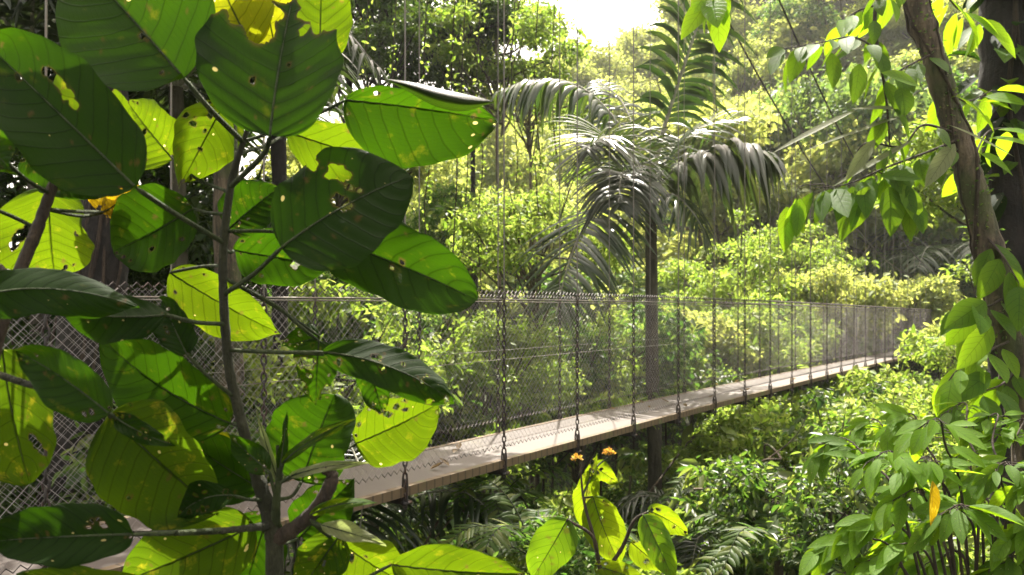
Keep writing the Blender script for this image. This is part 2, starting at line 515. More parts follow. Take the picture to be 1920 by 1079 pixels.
# ------------------------------------------------------------------ leaf-by-leaf shrubs close to the camera
class Shrub:
    def __init__(s, label, cat, base, group=None, seed=1, name='broadleaf_shrub'):
        s.o = np.asarray(base, float)
        s.root = empty(name, base, label, cat, group)
        s.sk = []; s.rng = np.random.default_rng(seed)

    def stem(s, pts, rad, mat='stem', name='stem', n=36, sides=9):
        p = spline([P(*q) for q in pts], n)
        r = np.interp(np.linspace(0, 1, n), np.linspace(0, 1, len(rad)), rad)
        r = r * (1 + .10 * np.sin(np.arange(n) * 1.9) * s.rng.random(n))
        s.sk.append(p)
        return obj(name, Geo().add(*tube(p, r, sides)).mesh(name, M[mat], s.o), s.root)

    def near(s, x, y):
        best = None
        for p in s.sk:
            xx = CX + F * p[:, 0] / p[:, 1]; yy = CY - F * p[:, 2] / p[:, 1]
            k = np.argmin((xx - x) ** 2 + (yy - y) ** 2); dd = (xx[k] - x) ** 2 + (yy[k] - y) ** 2
            if best is None or dd < best[0]: best = (dd, p[k])
        return best[1]

    def leaf(s, b, t, w, d, p=0, yaw=0, mat='leaf_mature', shape=(.55, .75), bow=0, fold=.15, curl=0.0, droop=.15, holes=(), nh=9,
             at=None, pr=.0032, pmat='petiole', via=None, NU=84, NV=48, edge=.035, asym=None, blunt=False):
        """b, t: where blade base and tip stand; w: width; d: distance of the base; p, yaw: which way the blade faces"""
        rng = s.rng
        b = np.array(b, float); t = np.array(t, float)
        ax = t - b; L = np.linalg.norm(ax); pe = np.array([-ax[1], ax[0]]) / L
        uu = (1 - np.cos(np.linspace(0, np.pi, NU + 1))) / 2
        a_, b_ = shape; b_ += 0 if blunt else rng.uniform(.02, .26)
        wu = np.where((uu > 0) & (uu < 1), uu ** a_ * (1 - uu) ** b_, 0); wu = wu / wu.max() * w / 2
        vv = np.linspace(-1, 1, NV + 1)
        ph = rng.random(6) * 6.28
        U, V = np.meshgrid(uu, vv, indexing='ij')
        as1, as2 = rng.uniform(.88, 1.06, 2) if asym is None else asym
        rag = np.where(V > 0, as1, as2) + edge * 1.2 * np.sin(U * 8 + ph[4] + (V > 0) * 2.5) + edge * np.sin(U * 17 + ph[0] + (V > 0) * 2) * .6 + edge * np.sin(U * 31 + ph[1] + (V > 0)) * .5
        wu = wu * (1 - .5 * sm(uu, .86, .97) * (0 if blunt else rng.uniform(.2, .8)))
        XY = (b + U[..., None] * ax + (V * wu[:, None] * rag)[..., None] * pe
              + (bow * 4 * U * (1 - U))[..., None] * pe)
        n = nrm([math.sin(R(yaw)), -math.cos(R(p)) * math.cos(R(yaw)), math.sin(R(p)) * math.cos(R(yaw))])
        B = P(b[0], b[1], d)
        ray = np.stack([(XY[..., 0] - CX) / F, np.ones_like(U), (CY - XY[..., 1]) / F], -1)
        pt = ray * (np.dot(n, B) / (ray @ n))[..., None]
        Lm = L * d / F; wm = w * d / F / 2
        q = 9 * U - 1.9 * np.abs(V) ** 1.3
        disp = (fold * wm * 2 * np.abs(V) * np.sin(np.pi * np.clip(U, .02, 1)) ** .5 - droop * Lm * (U - .25) ** 2
                + .0065 * np.sin(U * 6 + ph[2] + 2 * V) * np.abs(V) + .0060 * np.sin(U * 12 + ph[3] + (V > 0) * 1.7) * V ** 2 * np.abs(V) + .006 * np.sin(U * 4 + ph[5]) * V
                + .0013 * np.abs(np.sin(np.pi * q)) * (np.abs(V) < .98))
        if curl: disp = disp + curl * wm * np.clip(V * np.sign(curl) - .45, 0, 1) ** 2 * 3 * np.sign(curl)
        pt = pt + n * disp[..., None]
        # holes and bites
        hs = [(hx, hy, hr, 1) for hx, hy, hr in holes]
        for _ in range(nh):
            i, j = rng.integers(6, NU - 6), rng.integers(4, NV - 4)
            hs.append((XY[i, j, 0], XY[i, j, 1], rng.uniform(1.3, 3.2) * (1.6 if rng.random() < .2 else 1), 0))
        rim = np.zeros(U.shape); inside = np.zeros(U.shape, bool); XY2 = XY.copy()
        for hx, hy, hr, keep in hs:
            dx, dy = XY[..., 0] - hx, XY[..., 1] - hy
            an = np.arctan2(dy, dx); hp = rng.random(3) * 6.28
            rr = hr * (1 + .24 * np.sin(2 * an + hp[0]) + .15 * np.sin(5 * an + hp[1]) + .07 * np.sin(9 * an + hp[2]))
            dd = np.hypot(dx, dy); new = (dd < rr) & ~inside
            k = rr / np.maximum(dd, .2)
            XY2[new] = np.stack([hx + dx * k, hy + dy * k], -1)[new]
            inside |= dd < rr
            rim = np.maximum(rim, np.clip(1 - (dd - rr) / (1.6 + .12 * hr), 0, 1) * .6)
        idx = np.arange((NU + 1) * (NV + 1)).reshape(NU + 1, NV + 1)
        f = np.stack([idx[:-1, :-1], idx[1:, :-1], idx[1:, 1:], idx[:-1, 1:]], -1).reshape(-1, 4)
        ins = inside.ravel()
        f = f[ins[f].sum(1) < 3]
        moved = inside
        ray = np.stack([(XY2[..., 0] - CX) / F, np.ones_like(U), (CY - XY2[..., 1]) / F], -1)
        pt2 = ray * (np.dot(n, B) / (ray @ n))[..., None] + n * disp[..., None]
        rib0 = pt
        pt = np.where(moved[..., None], pt2, pt)
        uv = np.stack([U, V * .5 + .5], -1).reshape(-1, 2)
        used = np.unique(f); remap = np.full(len(ins), -1); remap[used] = np.arange(len(used))
        me = Geo().add(pt.reshape(-1, 3)[used], remap[f], uv[used]).mesh('leaf', M[mat], s.o)
        at_ = me.attributes.new('rim', 'FLOAT', 'POINT'); at_.data.foreach_set('value', rim.ravel()[used].astype(np.float32))
        lf = obj('leaf', me, s.root)
        # petiole and midrib
        rib = rib0[:, NV // 2][: int(NU * .86) + 1]
        S = s.near(*(at if at is not None else b))
        if via is not None: mids = [P(*q3) for q3 in via]
        else: mids = [S * .45 + rib[0] * .55 + np.array([0, 0, -.03]) * np.linalg.norm(S - rib[0])]
        pet = spline([S] + mids + [rib[0]], 14)
        path = np.vstack([pet[:-1], rib[::5]])
        rad = np.concatenate([np.linspace(pr * 1.15, pr, 13), np.linspace(pr * .62, .0004, len(rib[::5]))])
        obj('petiole', Geo().add(*tube(path, rad, 6)).mesh('petiole', M[pmat], s.o), lf)
        return lf


A = Shrub('tall broad-leaved shrub with a straight green stem and backlit leaves chewed by insects', 'shrub', P(515, 1500, 1.5), seed=3)
A.stem([(516, 1500, 1.5), (515, 1079, 1.5), (512, 1000, 1.5), (492, 925, 1.5), (468, 850, 1.5), (446, 765, 1.5), (431, 700, 1.5), (424, 640, 1.5),
        (419, 560, 1.5), (418, 480, 1.5), (425, 400, 1.5), (438, 325, 1.5), (463, 245, 1.5)], [.017, .017, .0165, .0140, .0110, .0095, .0095, .0088, .0085, .0082, .0076, .0070, .0045], n=90)
A.stem([(520, 1010, 1.5), (560, 985, 1.48), (596, 950, 1.46), (618, 912, 1.45), (622, 890, 1.45), (606, 882, 1.44)], [.016, .014, .013, .013, .011, .006], 'stem_brown', 'branch')
A.stem([(516, 985, 1.5), (519, 930, 1.47), (524, 880, 1.46), (520, 835, 1.46)], [.010, .007, .006, .003], 'petiole', 'shoot')
A.stem([(250, 1001, 1.28), (380, 998, 1.36), (450, 992, 1.42), (512, 985, 1.5)], [.0045, .005, .006, .009], 'stem', 'branch')
D, BR, MID = 30, -25, 6
# the crown of the shrub, from the top down
A.leaf((345, 147), (118, -112), 285, 1.40, 14, 8, 'leaf_mature', (.45, .75), at=(450, 270), pr=.0045, holes=[(268, 66, 7), (275, 75, 5), (240, 28, 3)], via=[(400, 212, 1.43)])
A.leaf((505, 256), (548, -52), 268, 1.34, 19, -6, 'leaf_old', (.42, .62), at=(437, 350), pr=.0045, blunt=True, via=[(492, 292, 1.4)],
       holes=[(475, 18, 52), (432, -5, 48), (500, -20, 40), (600, 20, 46), (640, 50, 30), (574, 62, 10), (544, 124, 4), (478, 156, 6)])
L3 = A.leaf((648, 188), (934, 228), 176, 1.55, -14, 0, 'leaf_mature', (.5, .45), bow=-4, at=(455, 270), asym=(1.25, .44), holes=[(888, 218, 4)])
tc_ = spline([(722, 148), (770, 154), (830, 168), (885, 180), (926, 190)], 20); bc_ = spline([(722, 149), (765, 172), (815, 199), (868, 209), (924, 193)], 20)
gF = Geo(); mm = np.linspace(0, 1, 7)
vF = np.stack([P(*(a * (1 - m) + b * m), 1.475 - .030 * math.sin(math.pi * (.12 + .88 * m)) * math.sin(math.pi * i / 19) ** .6) for i, (a, b) in enumerate(zip(tc_, bc_)) for m in mm])
iF = np.arange(19)[:, None] * 7 + np.arange(6)[None]
gF.add(vF, np.stack([iF, iF + 1, iF + 8, iF + 7], -1).reshape(-1, 4), np.tile(np.stack([mm * .5, mm], -1), (20, 1)))
obj('folded_edge', gF.mesh('folded_edge', M['leaf_fold'], A.o), L3)
A.leaf((540, 248), (765, 322), 118, 1.72, -25, 0, 'leaf_young', (.6, .8), at=(450, 290))
A.leaf((527, 464), (770, 318), 205, 1.36, 24, 0, 'leaf_old', (.42, .62), at=(420, 548), pr=.0042, via=[(475, 515, 1.45)], bow=-6, blunt=True, fold=.04, asym=(1.0, 1.02),
       holes=[(586, 308, 13), (637, 328, 17), (618, 334, 7), (654, 352, 6), (642, 381, 15), (672, 356, 6), (626, 378, 6)])
A.leaf((590, 440), (893, 556), 158, 1.52, 14, 0, 'leaf_mature', (.5, .52), at=(432, 430), bow=-4, blunt=True, holes=[(735, 502, 5), (754, 492, 5)], via=[(500, 434, 1.5)])
A.leaf((362, 391), (205, 470), 170, 1.58, 3, 0, 'leaf_mature', (.45, .5), at=(418, 402), bow=-6)
A.leaf((440, 470), (618, 500), 105, 1.68, -10, 0, 'leaf_mature', (.45, .6), at=(420, 470), holes=[(555, 494, 9)], nh=8)
A.leaf((428, 430), (520, 350), 110, 1.66, 4, 0, 'leaf_mature', (.5, .6), at=(424, 440))
A.leaf((318, 512), (522, 634), 108, 1.66, -22, 0, 'leaf_young', (.5, .55), at=(420, 500), via=[(380, 500, 1.6)])
A.leaf((420, 195), (338, 348), 128, 1.66, -16, 20, 'leaf_young', (.5, .9), at=(440, 310), curl=1.4, holes=[(362, 232, 6), (384, 246, 4), (350, 215, 5), (395, 215, 7), (375, 280, 4)], via=[(440, 230, 1.6)])
A.leaf((325, 300), (232, 190), 118, 1.78, -22, 0, 'leaf_young', (.5, .6), at=(430, 360))
A.leaf((472, 90), (372, -110), 165, 1.74, -25, 0, 'leaf_lime', (.5, .6), at=(462, 250), via=[(486, 170, 1.66)])
A.leaf((520, 110), (480, -90), 130, 1.78, -18, 0, 'leaf_lime', (.5, .6), at=(462, 250), holes=[(489, 25, 9), (470, 60, 5)])
A.leaf((600, 120), (602, -70), 120, 1.74, -16, 0, 'leaf_young', (.5, .6), at=(462, 252), holes=[(602, 80, 9)])
A.leaf((312, 590), (96, 568), 92, 1.34, 27, 0, 'leaf_old', (.55, .6), at=(418, 604), bow=-14, pr=.004, fold=-.2)
A.leaf((432, 795), (172, 634), 168, 1.52, -10, 0, 'leaf_mature', (.55, .6), at=(450, 800), bow=-10)
A.leaf((352, 668), (300, 560), 70, 1.40, 23, 0, 'leaf_old', (.5, .5), at=(433, 745))
A.leaf((490, 918), (300, 800), 120, 1.58, -8, 0, 'leaf_mature', (.5, .7), at=(480, 900))
A.leaf((470, 900), (385, 806), 84, 1.64, -28, 0, 'leaf_lime', (.5, .6), at=(475, 880))
A.leaf((566, 902), (622, 742), 172, 1.60, -4, -12, 'leaf_mature', (.42, .45), at=(520, 940), blunt=True, via=[(548, 930, 1.55)])
A.leaf((668, 832), (822, 764), 128, 1.72, -26, 0, 'leaf_young', (.42, .5), at=(524, 905), via=[(600, 872, 1.62)], holes=[(712, 762, 8), (728, 772, 7), (745, 757, 6), (700, 748, 8), (760, 766, 5), (776, 868, 8)])
A.leaf((606, 660), (850, 748), 92, 1.44, 22, 0, 'leaf_old', (.55, .6), at=(428, 660), bow=-16, pr=.0036, via=[(520, 661, 1.47)], fold=-.15,
       holes=[(705, 668, 8), (716, 690, 7), (790, 712, 4), (800, 700, 3), (634, 678, 5), (755, 680, 4)], nh=9)
A.leaf((598, 640), (590, 762), 90, 1.56, 0, 0, 'leaf_mature', (.45, .6), at=(424, 520), via=[(515, 572, 1.52), (560, 610, 1.53)], holes=[(575, 680, 14), (560, 720, 10), (616, 735, 12)])
A.leaf((600, 632), (530, 650), 60, 1.60, -6, 0, 'leaf_mature', (.45, .6), at=(424, 520), via=[(515, 575, 1.54)])
A.leaf((690, 672), (716, 775), 60, 1.58, 4, 0, 'leaf_mature', (.45, .6), at=(428, 660), via=[(560, 662, 1.5)])
A.leaf((505, 885), (424, 814), 50, 1.44, 13, 0, 'leaf_mature', (.5, .7), at=(520, 940))
A.leaf((530, 868), (665, 786), 26, 1.44, 10, 0, 'leaf_spot', (.5, .8), at=(524, 900), nh=0, NU=40, NV=14, bow=-8)
A.leaf((522, 905), (478, 768), 22, 1.47, 17, 0, 'leaf_grey', (.5, .9), at=(520, 920), nh=0, NU=40, NV=14)
A.leaf((524, 880), (540, 770), 20, 1.45, 10, 30, 'leaf_mature', (.5, .9), at=(522, 890), nh=0, NU=40, NV=14)
A.leaf((545, 893), (690, 868), 22, 1.44, 15, 0, 'leaf_grey', (.5, .8), at=(524, 905), nh=0, NU=40, NV=14, bow=-6)
A.leaf((582, 965), (708, 944), 24, 1.42, 12, 0, 'leaf_young', (.5, .8), at=(596, 950), nh=0, NU=40, NV=14, bow=-10)
A.leaf((602, 985), (722, 1018), 34, 1.42, 35, 0, 'leaf_grey', (.5, .7), at=(580, 970), nh=0, NU=40, NV=18)
A.leaf((440, 930), (330, 968), 66, 1.40, 21, 0, 'leaf_old', (.5, .6), at=(495, 935), bow=14, holes=[(400, 968, 8), (380, 955, 5)])
A.leaf((250, 1002), (-40, 1012), 132, 1.24, 26, 0, 'leaf_old', (.42, .5), at=(512, 988), pr=.0042, via=[(330, 1000, 1.30), (420, 996, 1.40)],
       holes=[(176, 980, 5), (188, 975, 4), (168, 990, 4), (196, 985, 6)], nh=6)
A.leaf((478, 985), (215, 1105), 165, 1.48, -14, 0, 'leaf_spot', (.5, .6), at=(508, 1010))
A.leaf((505, 960), (452, 1120), 130, 1.62, -4, 0, 'leaf_mature', (.5, .6), at=(510, 1000))
A.leaf((560, 1010), (660, 900), 120, 1.66, 2, 0, 'leaf_mature', (.5, .6), at=(515, 1020))
A.leaf((640, 1000), (560, 1110), 104, 1.60, -6, 0, 'leaf_spot', (.5, .6), at=(575, 975))
A.leaf((630, 1012), (770, 1110), 120, 1.64, -24, 0, 'leaf_young', (.5, .6), at=(578, 972), holes=[(660, 1044, 6)])
A.leaf((330, 1130), (20, 1080), 100, 1.3, 4, 0, 'leaf_spot', (.5, .6), at=(515, 1079), via=[(420, 1140, 1.4)])
A.leaf((735, 1060), (985, 1085), 110, 1.50, -8, 0, 'leaf_young', (.5, .6), at=(516, 1079), via=[(640, 1100, 1.5)])

A.leaf((255, 352), (-45, 62), 222, 1.26, 13, 6, 'leaf_old', (.45, .62), at=(412, 456), pr=.0042, via=[(330, 402, 1.38)],
       holes=[(90, 136, 9), (104, 149, 11), (117, 165, 11), (130, 182, 10), (143, 200, 9), (28, 138, 7), (62, 218, 3)])

Bs = Shrub('broad-leaved shrub with brown stems reaching in past the chain-link, some leaves yellowing', 'shrub', P(-60, 1400, 1.3), seed=8)
Bs.stem([(-60, 1400, 1.3), (-50, 1000, 1.3), (-20, 700, 1.32), (30, 530, 1.34), (68, 435, 1.36), (94, 362, 1.38), (120, 285, 1.38)], [.018, .016, .012, .0105, .010, .009, .004], 'stem_brown', n=60)
Bs.stem([(-40, 690, 1.25), (40, 717, 1.25), (110, 738, 1.25), (205, 776, 1.26)], [.0060, .0055, .005, .004], 'stem', 'branch')
Bs.stem([(-40, 560, 1.33), (-10, 500, 1.36), (20, 522, 1.35)], [.007, .006, .005], 'stem_brown', 'branch')
Bs.leaf((236, 330), (118, 96), 150, 1.46, -14, 0, 'leaf_young', (.5, .6), at=(110, 310), holes=[(210, 150, 22), (196, 132, 14)])
Bs.leaf((122, 290), (232, 342), 130, 1.42, 6, 0, 'leaf_mature', (.35, .5), at=(118, 292))
Bs.leaf((60, 282), (150, 372), 100, 1.46, 4, 0, 'leaf_mature', (.45, .6), at=(110, 310))
Bs.leaf((92, 352), (96, 520), 196, 1.56, -26, 0, 'leaf_young', (.42, .42), at=(96, 360), blunt=True, holes=[(45, 438, 13), (34, 452, 10), (54, 428, 8)])
Bs.leaf((196, 398), (262, 352), 60, 1.62, -30, 0, 'leaf_yellow', (.45, .5), at=(88, 395), via=[(140, 397, 1.45)])
Bs.leaf((192, 400), (236, 344), 90, 1.66, -30, 0, 'leaf_yellow', (.45, .5), at=(88, 395))
Bs.leaf((-30, 385), (-60, 300), 120, 1.3, 6, 0, 'leaf_mature', at=(64, 425), via=[(20, 405, 1.35)])
Bs.leaf((-60, 560), (252, 566), 92, 1.18, 26, 0, 'leaf_old', (.5, .7), bow=-22, at=(-20, 640), fold=-.15)
Bs.leaf((4, 655), (44, 915), 225, 1.34, -8, 0, 'leaf_spot', (.45, .5), at=(-10, 660), holes=[(62, 822, 8), (70, 836, 8), (80, 848, 8)])
Bs.leaf((204, 776), (20, 655), 104, 1.20, 13, 0, 'leaf_mature', (.5, .7), at=(205, 776), bow=8)
Bs.leaf((206, 778), (402, 968), 232, 1.40, -12, 0, 'leaf_spot', (.45, .5), at=(205, 776), holes=[(316, 896, 4), (250, 926, 5)])
Bs.leaf((212, 780), (330, 835), 44, 1.28, 23, 0, 'leaf_old', (.5, .7), at=(205, 776), bow=6)
Bs.leaf((-40, 250), (20, 320), 90, 1.2, 10, 0, 'leaf_mature', at=(94, 362), via=[(40, 330, 1.3)])

# the sapling at the lower middle, with two small orange flower heads
Cs = Shrub('small sapling with a few bright ovate leaves and two orange flower heads below the deck', 'sapling', P(1150, 1500, 2.4), seed=5, name='sapling')
Cs.stem([(1150, 1500, 2.4), (1140, 1200, 2.4), (1120, 1040, 2.4), (1095, 940, 2.42), (1088, 870, 2.44)], [.012, .009, .006, .004, .002], 'stem_brown', n=40)
Cs.stem([(1126, 1085, 2.4), (1165, 1030, 2.38), (1188, 978, 2.36), (1212, 962, 2.36)], [.007, .006, .005, .004], 'stem_brown', 'branch')
Cs.stem([(1122, 1050, 2.4), (1110, 1005, 2.36), (1062, 974, 2.34)], [.006, .005, .004], 'stem_brown', 'branch')
Cs.stem([(1092, 930, 2.42), (1116, 880, 2.46), (1140, 858, 2.48)], [.0035, .003, .002], 'petiole', 'branch')
kw = dict(pr=.0028, NU=40, NV=22)
Cs.leaf((1106, 884), (1090, 992), 56, 2.44, -22, 0, 'leaf_sap', (.5, .7), **kw)
Cs.leaf((1112, 872), (1160, 908), 40, 2.48, -26, 0, 'leaf_sap', (.5, .8), **kw)
Cs.leaf((1112, 932), (1166, 1066), 78, 2.42, -8, 0, 'leaf_sap', (.5, .7), bow=4, **kw)
Cs.leaf((1064, 974), (998, 1090), 84, 2.34, -2, 0, 'leaf_side', (.5, .65), **kw)
Cs.leaf((1216, 958), (1292, 1008), 50, 2.38, -24, 0, 'leaf_sap', (.45, .8), bow=-6, **kw)
Cs.leaf((1206, 966), (1268, 1095), 56, 2.34, 15, 0, 'leaf_side', (.5, .8), **kw)
Cs.leaf((1182, 1016), (1258, 1080), 50, 2.40, -16, 0, 'leaf_sap', (.5, .8), **kw)
Cs.leaf((1115, 1060), (1215, 1092), 50, 2.34, 4, 0, 'leaf_sap', (.5, .8), **kw)
Cs.leaf((1100, 905), (1120, 850), 22, 2.46, -10, 0, 'leaf_sap', (.5, .8), **kw)
rng = np.random.default_rng(2)
for fx, fy, fd in ((1082, 862, 2.44), (1142, 851, 2.48)):
    g = Geo(); n = 46
    dd = rnd(rng, n); dd[:, 2] = np.abs(dd[:, 2]) * .8
    leaves(g, P(fx, fy, fd) + dd * .010, dd + rnd(rng, n) * .4, rnd(rng, n), rng.uniform(.008, .015, n), .007)
    obj('flower', g.mesh('flower', M['flower'], Cs.o), Cs.root)

# ------------------------------------------------------------------ twigs with leaves for the trees at the right
def twig(g, gl, pts, n, L, rad=(.008, .003), droop=.75, seed=0, aspect=.42, spread=1.0, skip=.15):
    """twig through picture points (x, y, distance); n leaves hang from it"""
    rng = np.random.default_rng(seed)
    p = spline([P(*q) for q in pts], 30)
    g.add(*tube(p, np.linspace(rad[0], rad[1], 30), 6))
    k = np.linspace(skip * 29, 29, n).astype(int)
    tan = nrm(np.gradient(p, axis=0))[k]
    sd = nrm(np.cross(tan, [0, 0.2, 1.0])) * np.where(np.arange(n) % 2, 1, -1)[:, None]
    d = sd * spread * .7 + tan * .55 + np.array([0, 0, -droop]) + rnd(rng, n) * .30
    nn = np.array([0, -.45, .8]) + rnd(rng, n) * .45
    Ls = L * rng.uniform(.72, 1.15, n)
    dn = nrm(d)
    st = p[k] + dn * .0
    for a, b in zip(st, dn): g.add(*tube([a, a + b * .012, a + b * .03], .0016, 4))
    leaves(gl, st + dn * .028, d, nn, Ls, Ls * aspect * rng.uniform(.85, 1.15, n), fold=.25, droop=rng.uniform(.05, .32, n), high=True)


def place_tree(root, gw, gl, wood, leafmat, off, lname='foliage'):
    if gw is not None: obj('branch', gw.mesh('branch', M[wood], off), root)
    if gl is not None: obj(lname, gl.mesh(lname, M[leafmat], off), root)


# leaning tree
o = P(1990, 1330, 4.5); o[2] = ground_h(o[0], o[1]) - .1
lean = empty('leaning_tree', o, 'leaning tree with a mottled brown trunk and drooping leafy twigs over the ravine', 'tree')
pts = [(1700, -150, 4.7), (1718, 0, 4.65), (1745, 90, 4.62), (1770, 175, 4.6), (1796, 265, 4.58), (1822, 350, 4.55), (1850, 450, 4.52), (1876, 560, 4.5), (1897, 650, 4.5), (1925, 800, 4.5), (1955, 1000, 4.5)]
tp = np.vstack([spline([P(*q) for q in pts], 60), o])
rr = np.interp(np.arange(61) + 0.0, [0, 20, 45, 60], [.060, .067, .080, .11]) * (1 + .06 * np.sin(np.arange(61) * .9) + .05 * np.sin(np.arange(61) * 2.3) + .10 * (np.arange(61) % 17 == 9))
obj('trunk', Geo().add(*tube(tp, rr, 16)).mesh('trunk', M['bark'], o), lean)
rngm = np.random.default_rng(31)
kk = np.arange(61)
for q in range(3):
    an = q * 2.1 + kk * (.10 + .05 * q) * (1 if q % 2 else -1)
    vp = tp + np.stack([np.cos(an) * (rr + .004), np.sin(an) * (rr + .004), np.zeros(61)], -1)
    obj('climbing_stem', Geo().add(*tube(spline(vp, 160), .006 + .003 * q, 5)).mesh('climbing_stem', M['stem_brown'], o), lean)
gm = Geo(); nm_ = 900
km = rngm.integers(0, 58, nm_); am = rngm.normal(-1.2, 1.3, nm_)
keep = np.sin(km * .55 + am * 1.7) > -.1
km, am = km[keep], am[keep]; nm_ = len(km)
outv = np.stack([np.cos(am), np.sin(am), rngm.normal(size=nm_) * .4], -1)
leaves(gm, tp[km] + outv * np.array([1, 1, 0]) * rr[km][:, None] * .98 + np.stack([np.zeros(nm_)] * 2 + [rngm.uniform(-.06, .06, nm_)], -1), outv + rnd(rngm, nm_) * .6, rnd(rngm, nm_), rngm.uniform(.012, .035, nm_), .012)
obj('moss', gm.mesh('moss', M['f_mid'], o), lean)['kind'] = 'stuff'
gw, gl, gl2 = Geo(), Geo(), Geo()
twig(gw, gl, [(1712, -40, 4.6), (1655, -20, 4.4), (1640, 40, 4.35), (1650, 110, 4.3), (1662, 190, 4.3), (1668, 272, 4.3)], 15, .20, seed=1, rad=(.014, .004))
twig(gw, gl, [(1648, 95, 4.3), (1600, 70, 4.25), (1540, 80, 4.2), (1470, 92, 4.2)], 13, .19, seed=2, rad=(.006, .002))
twig(gw, gl, [(1750, 100, 4.6), (1710, 120, 4.45), (1672, 140, 4.4)], 8, .22, seed=3)
twig(gw, gl, [(1796, 262, 4.55), (1740, 285, 4.4), (1660, 315, 4.3), (1590, 345, 4.25), (1530, 352, 4.2)], 20, .23, seed=4, rad=(.009, .002))
twig(gw, gl, [(1790, 250, 4.55), (1730, 235, 4.4), (1690, 275, 4.35), (1620, 270, 4.3), (1590, 330, 4.28)], 5, .24, seed=5, rad=(.008, .003), aspect=.2)
twig(gw, gl, [(1640, 318, 4.3), (1690, 350, 4.25), (1720, 385, 4.2)], 7, .21, seed=6, rad=(.004, .002))
twig(gw, gl2, [(1760, -30, 4.6), (1800, 20, 4.9), (1850, 40, 5.0)], 12, .24, seed=7)
twig(gw, gl2, [(1770, 160, 4.6), (1810, 190, 4.9), (1860, 170, 5.0)], 10, .28, seed=8, aspect=.5)
twig(gw, gl2, [(1815, 330, 4.6), (1850, 250, 4.9), (1900, 240, 5.0)], 10, .26, seed=9)
twig(gw, gl2, [(1700, -60, 4.6), (1660, 0, 4.5), (1610, 20, 4.5), (1580, 40, 4.5)], 12, .2, seed=10)
twig(gw, gl2, [(1545, 345, 4.25), (1500, 350, 4.2), (1492, 372, 4.2)], 3, .22, rad=(.003, .0015), seed=12, droop=1.6, spread=.3, skip=.8)
twig(gw, gl, [(1880, 560, 4.45), (1850, 575, 4.3), (1815, 570, 4.2)], 6, .24, seed=13, aspect=.5)
twig(gw, gl2, [(1893, 640, 4.45), (1850, 660, 4.3), (1800, 690, 4.2), (1775, 720, 4.2)], 11, .24, seed=14)
twig(gw, gl, [(1905, 690, 4.45), (1880, 720, 4.3), (1840, 735, 4.2)], 7, .23, seed=15)
twig(gw, gl, [(1846, 440, 4.5), (1880, 480, 4.3), (1910, 530, 4.2)], 8, .24, seed=16, aspect=.5)
twig(gw, gl2, [(1700, -120, 4.6), (1500, -140, 3.9), (1370, -70, 3.4), (1335, -10, 3.3)], 3, .20, seed=17, skip=.9, droop=1.0, aspect=.5)
def pleaf(g, b, t, w, d, dt=0.0, face=(0, -.7, .7), droop=.12):
    B, T = P(b[0], b[1], d), P(t[0], t[1], d + dt); L = np.linalg.norm(T - B)
    leaves(g, B[None], (T - B)[None], np.array([face]), L, w * d / F, fold=.22, droop=droop, high=True)


for b, t, w in (((1336, -6), (1276, 66), 44), ((1342, -4), (1352, 92), 46), ((1330, -20), (1300, 20), 40)): pleaf(gl2, b, t, w, 3.3, -.05)
for b, t, w, gg in (((1476, 388), (1474, 470), 36, gl2), ((1500, 372), (1496, 442), 28, gl2), ((1848, 566), (1776, 612), 52, gl), ((1860, 612), (1800, 690), 46, gl2), ((1856, 700), (1786, 752), 42, gl), ((1800, 720), (1764, 800), 34, gl2),
                    ((1612, 120), (1604, 190), 34, gl), ((1560, 100), (1566, 162), 32, gl), ((1500, 90), (1484, 150), 34, gl), ((1470, 92), (1440, 104), 26, gl), ((1690, 165), (1700, 214), 40, gl), ((1720, 160), (1660, 130), 34, gl2),
                    ((1600, 350), (1582, 450), 44, gl), ((1630, 350), (1600, 430), 40, gl2), ((1668, 350), (1676, 440), 50, gl), ((1690, 345), (1730, 420), 44, gl2), ((1560, 355), (1530, 415), 30, gl), ((1650, 330), (1730, 330), 30, gl)):
    pleaf(gg, b, t, w, 4.2, -.08, face=(.1, -.8, .5))
straps = Geo()
for b, t, w, d in (((1606, 206), (1446, 282), 15, 4.25), ((1704, 214), (1506, 276), 9, 4.3), ((1700, 205), (1596, 200), 18, 4.3), ((1640, 262), (1586, 338), 26, 4.25), ((1715, 262), (1560, 345), 14, 4.25), ((1780, 235), (1905, 290), 20, 4.4), ((1790, 270), (1735, 350), 34, 4.3)):
    pleaf(straps, b, t, w, d, -.1, face=(.2, -.5, .8), droop=.04)
obj('strap_leaf', straps.mesh('strap_leaf', M['leaf_grey'], o), lean)
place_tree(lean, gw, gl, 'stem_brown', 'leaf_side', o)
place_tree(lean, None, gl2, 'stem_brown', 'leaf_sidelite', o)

# dark trunk hung with climbers at the right edge
o = P(1925, 1200, 6.2); o[2] = ground_h(o[0], o[1]) - .1
dk = empty('climber_covered_tree', o, 'dark straight trunk covered with climbing leaves behind the leaning tree', 'tree')
tp = np.vstack([spline([P(*q) for q in [(1872, -150, 6.3), (1880, 100, 6.25), (1893, 350, 6.2), (1905, 700, 6.2)]], 30), o])
obj('trunk', Geo().add(*tube(tp, np.linspace(.15, .20, 31) * (1 + .07 * np.sin(np.arange(31) * 1.7)), 14)).mesh('trunk', M['bark_shaded'], o), dk)
rng = np.random.default_rng(4)
gv, gl, gl2 = Geo(), Geo(), Geo()
for k in range(7):
    a = rng.uniform(-2.9, -.2); rr = np.linspace(.155, .2, 31)
    path = tp + np.stack([np.cos(a + .25 * np.sin(np.arange(31) * .35 + k)) * rr, np.sin(a + .25 * np.sin(np.arange(31) * .35 + k)) * rr, np.zeros(31)], -1)
    gv.add(*tube(path, .012 + .008 * rng.random(), 6))
obj('climbing_stem', gv.mesh('climbing_stem', M['stem_brown'], o), dk)
n = 150
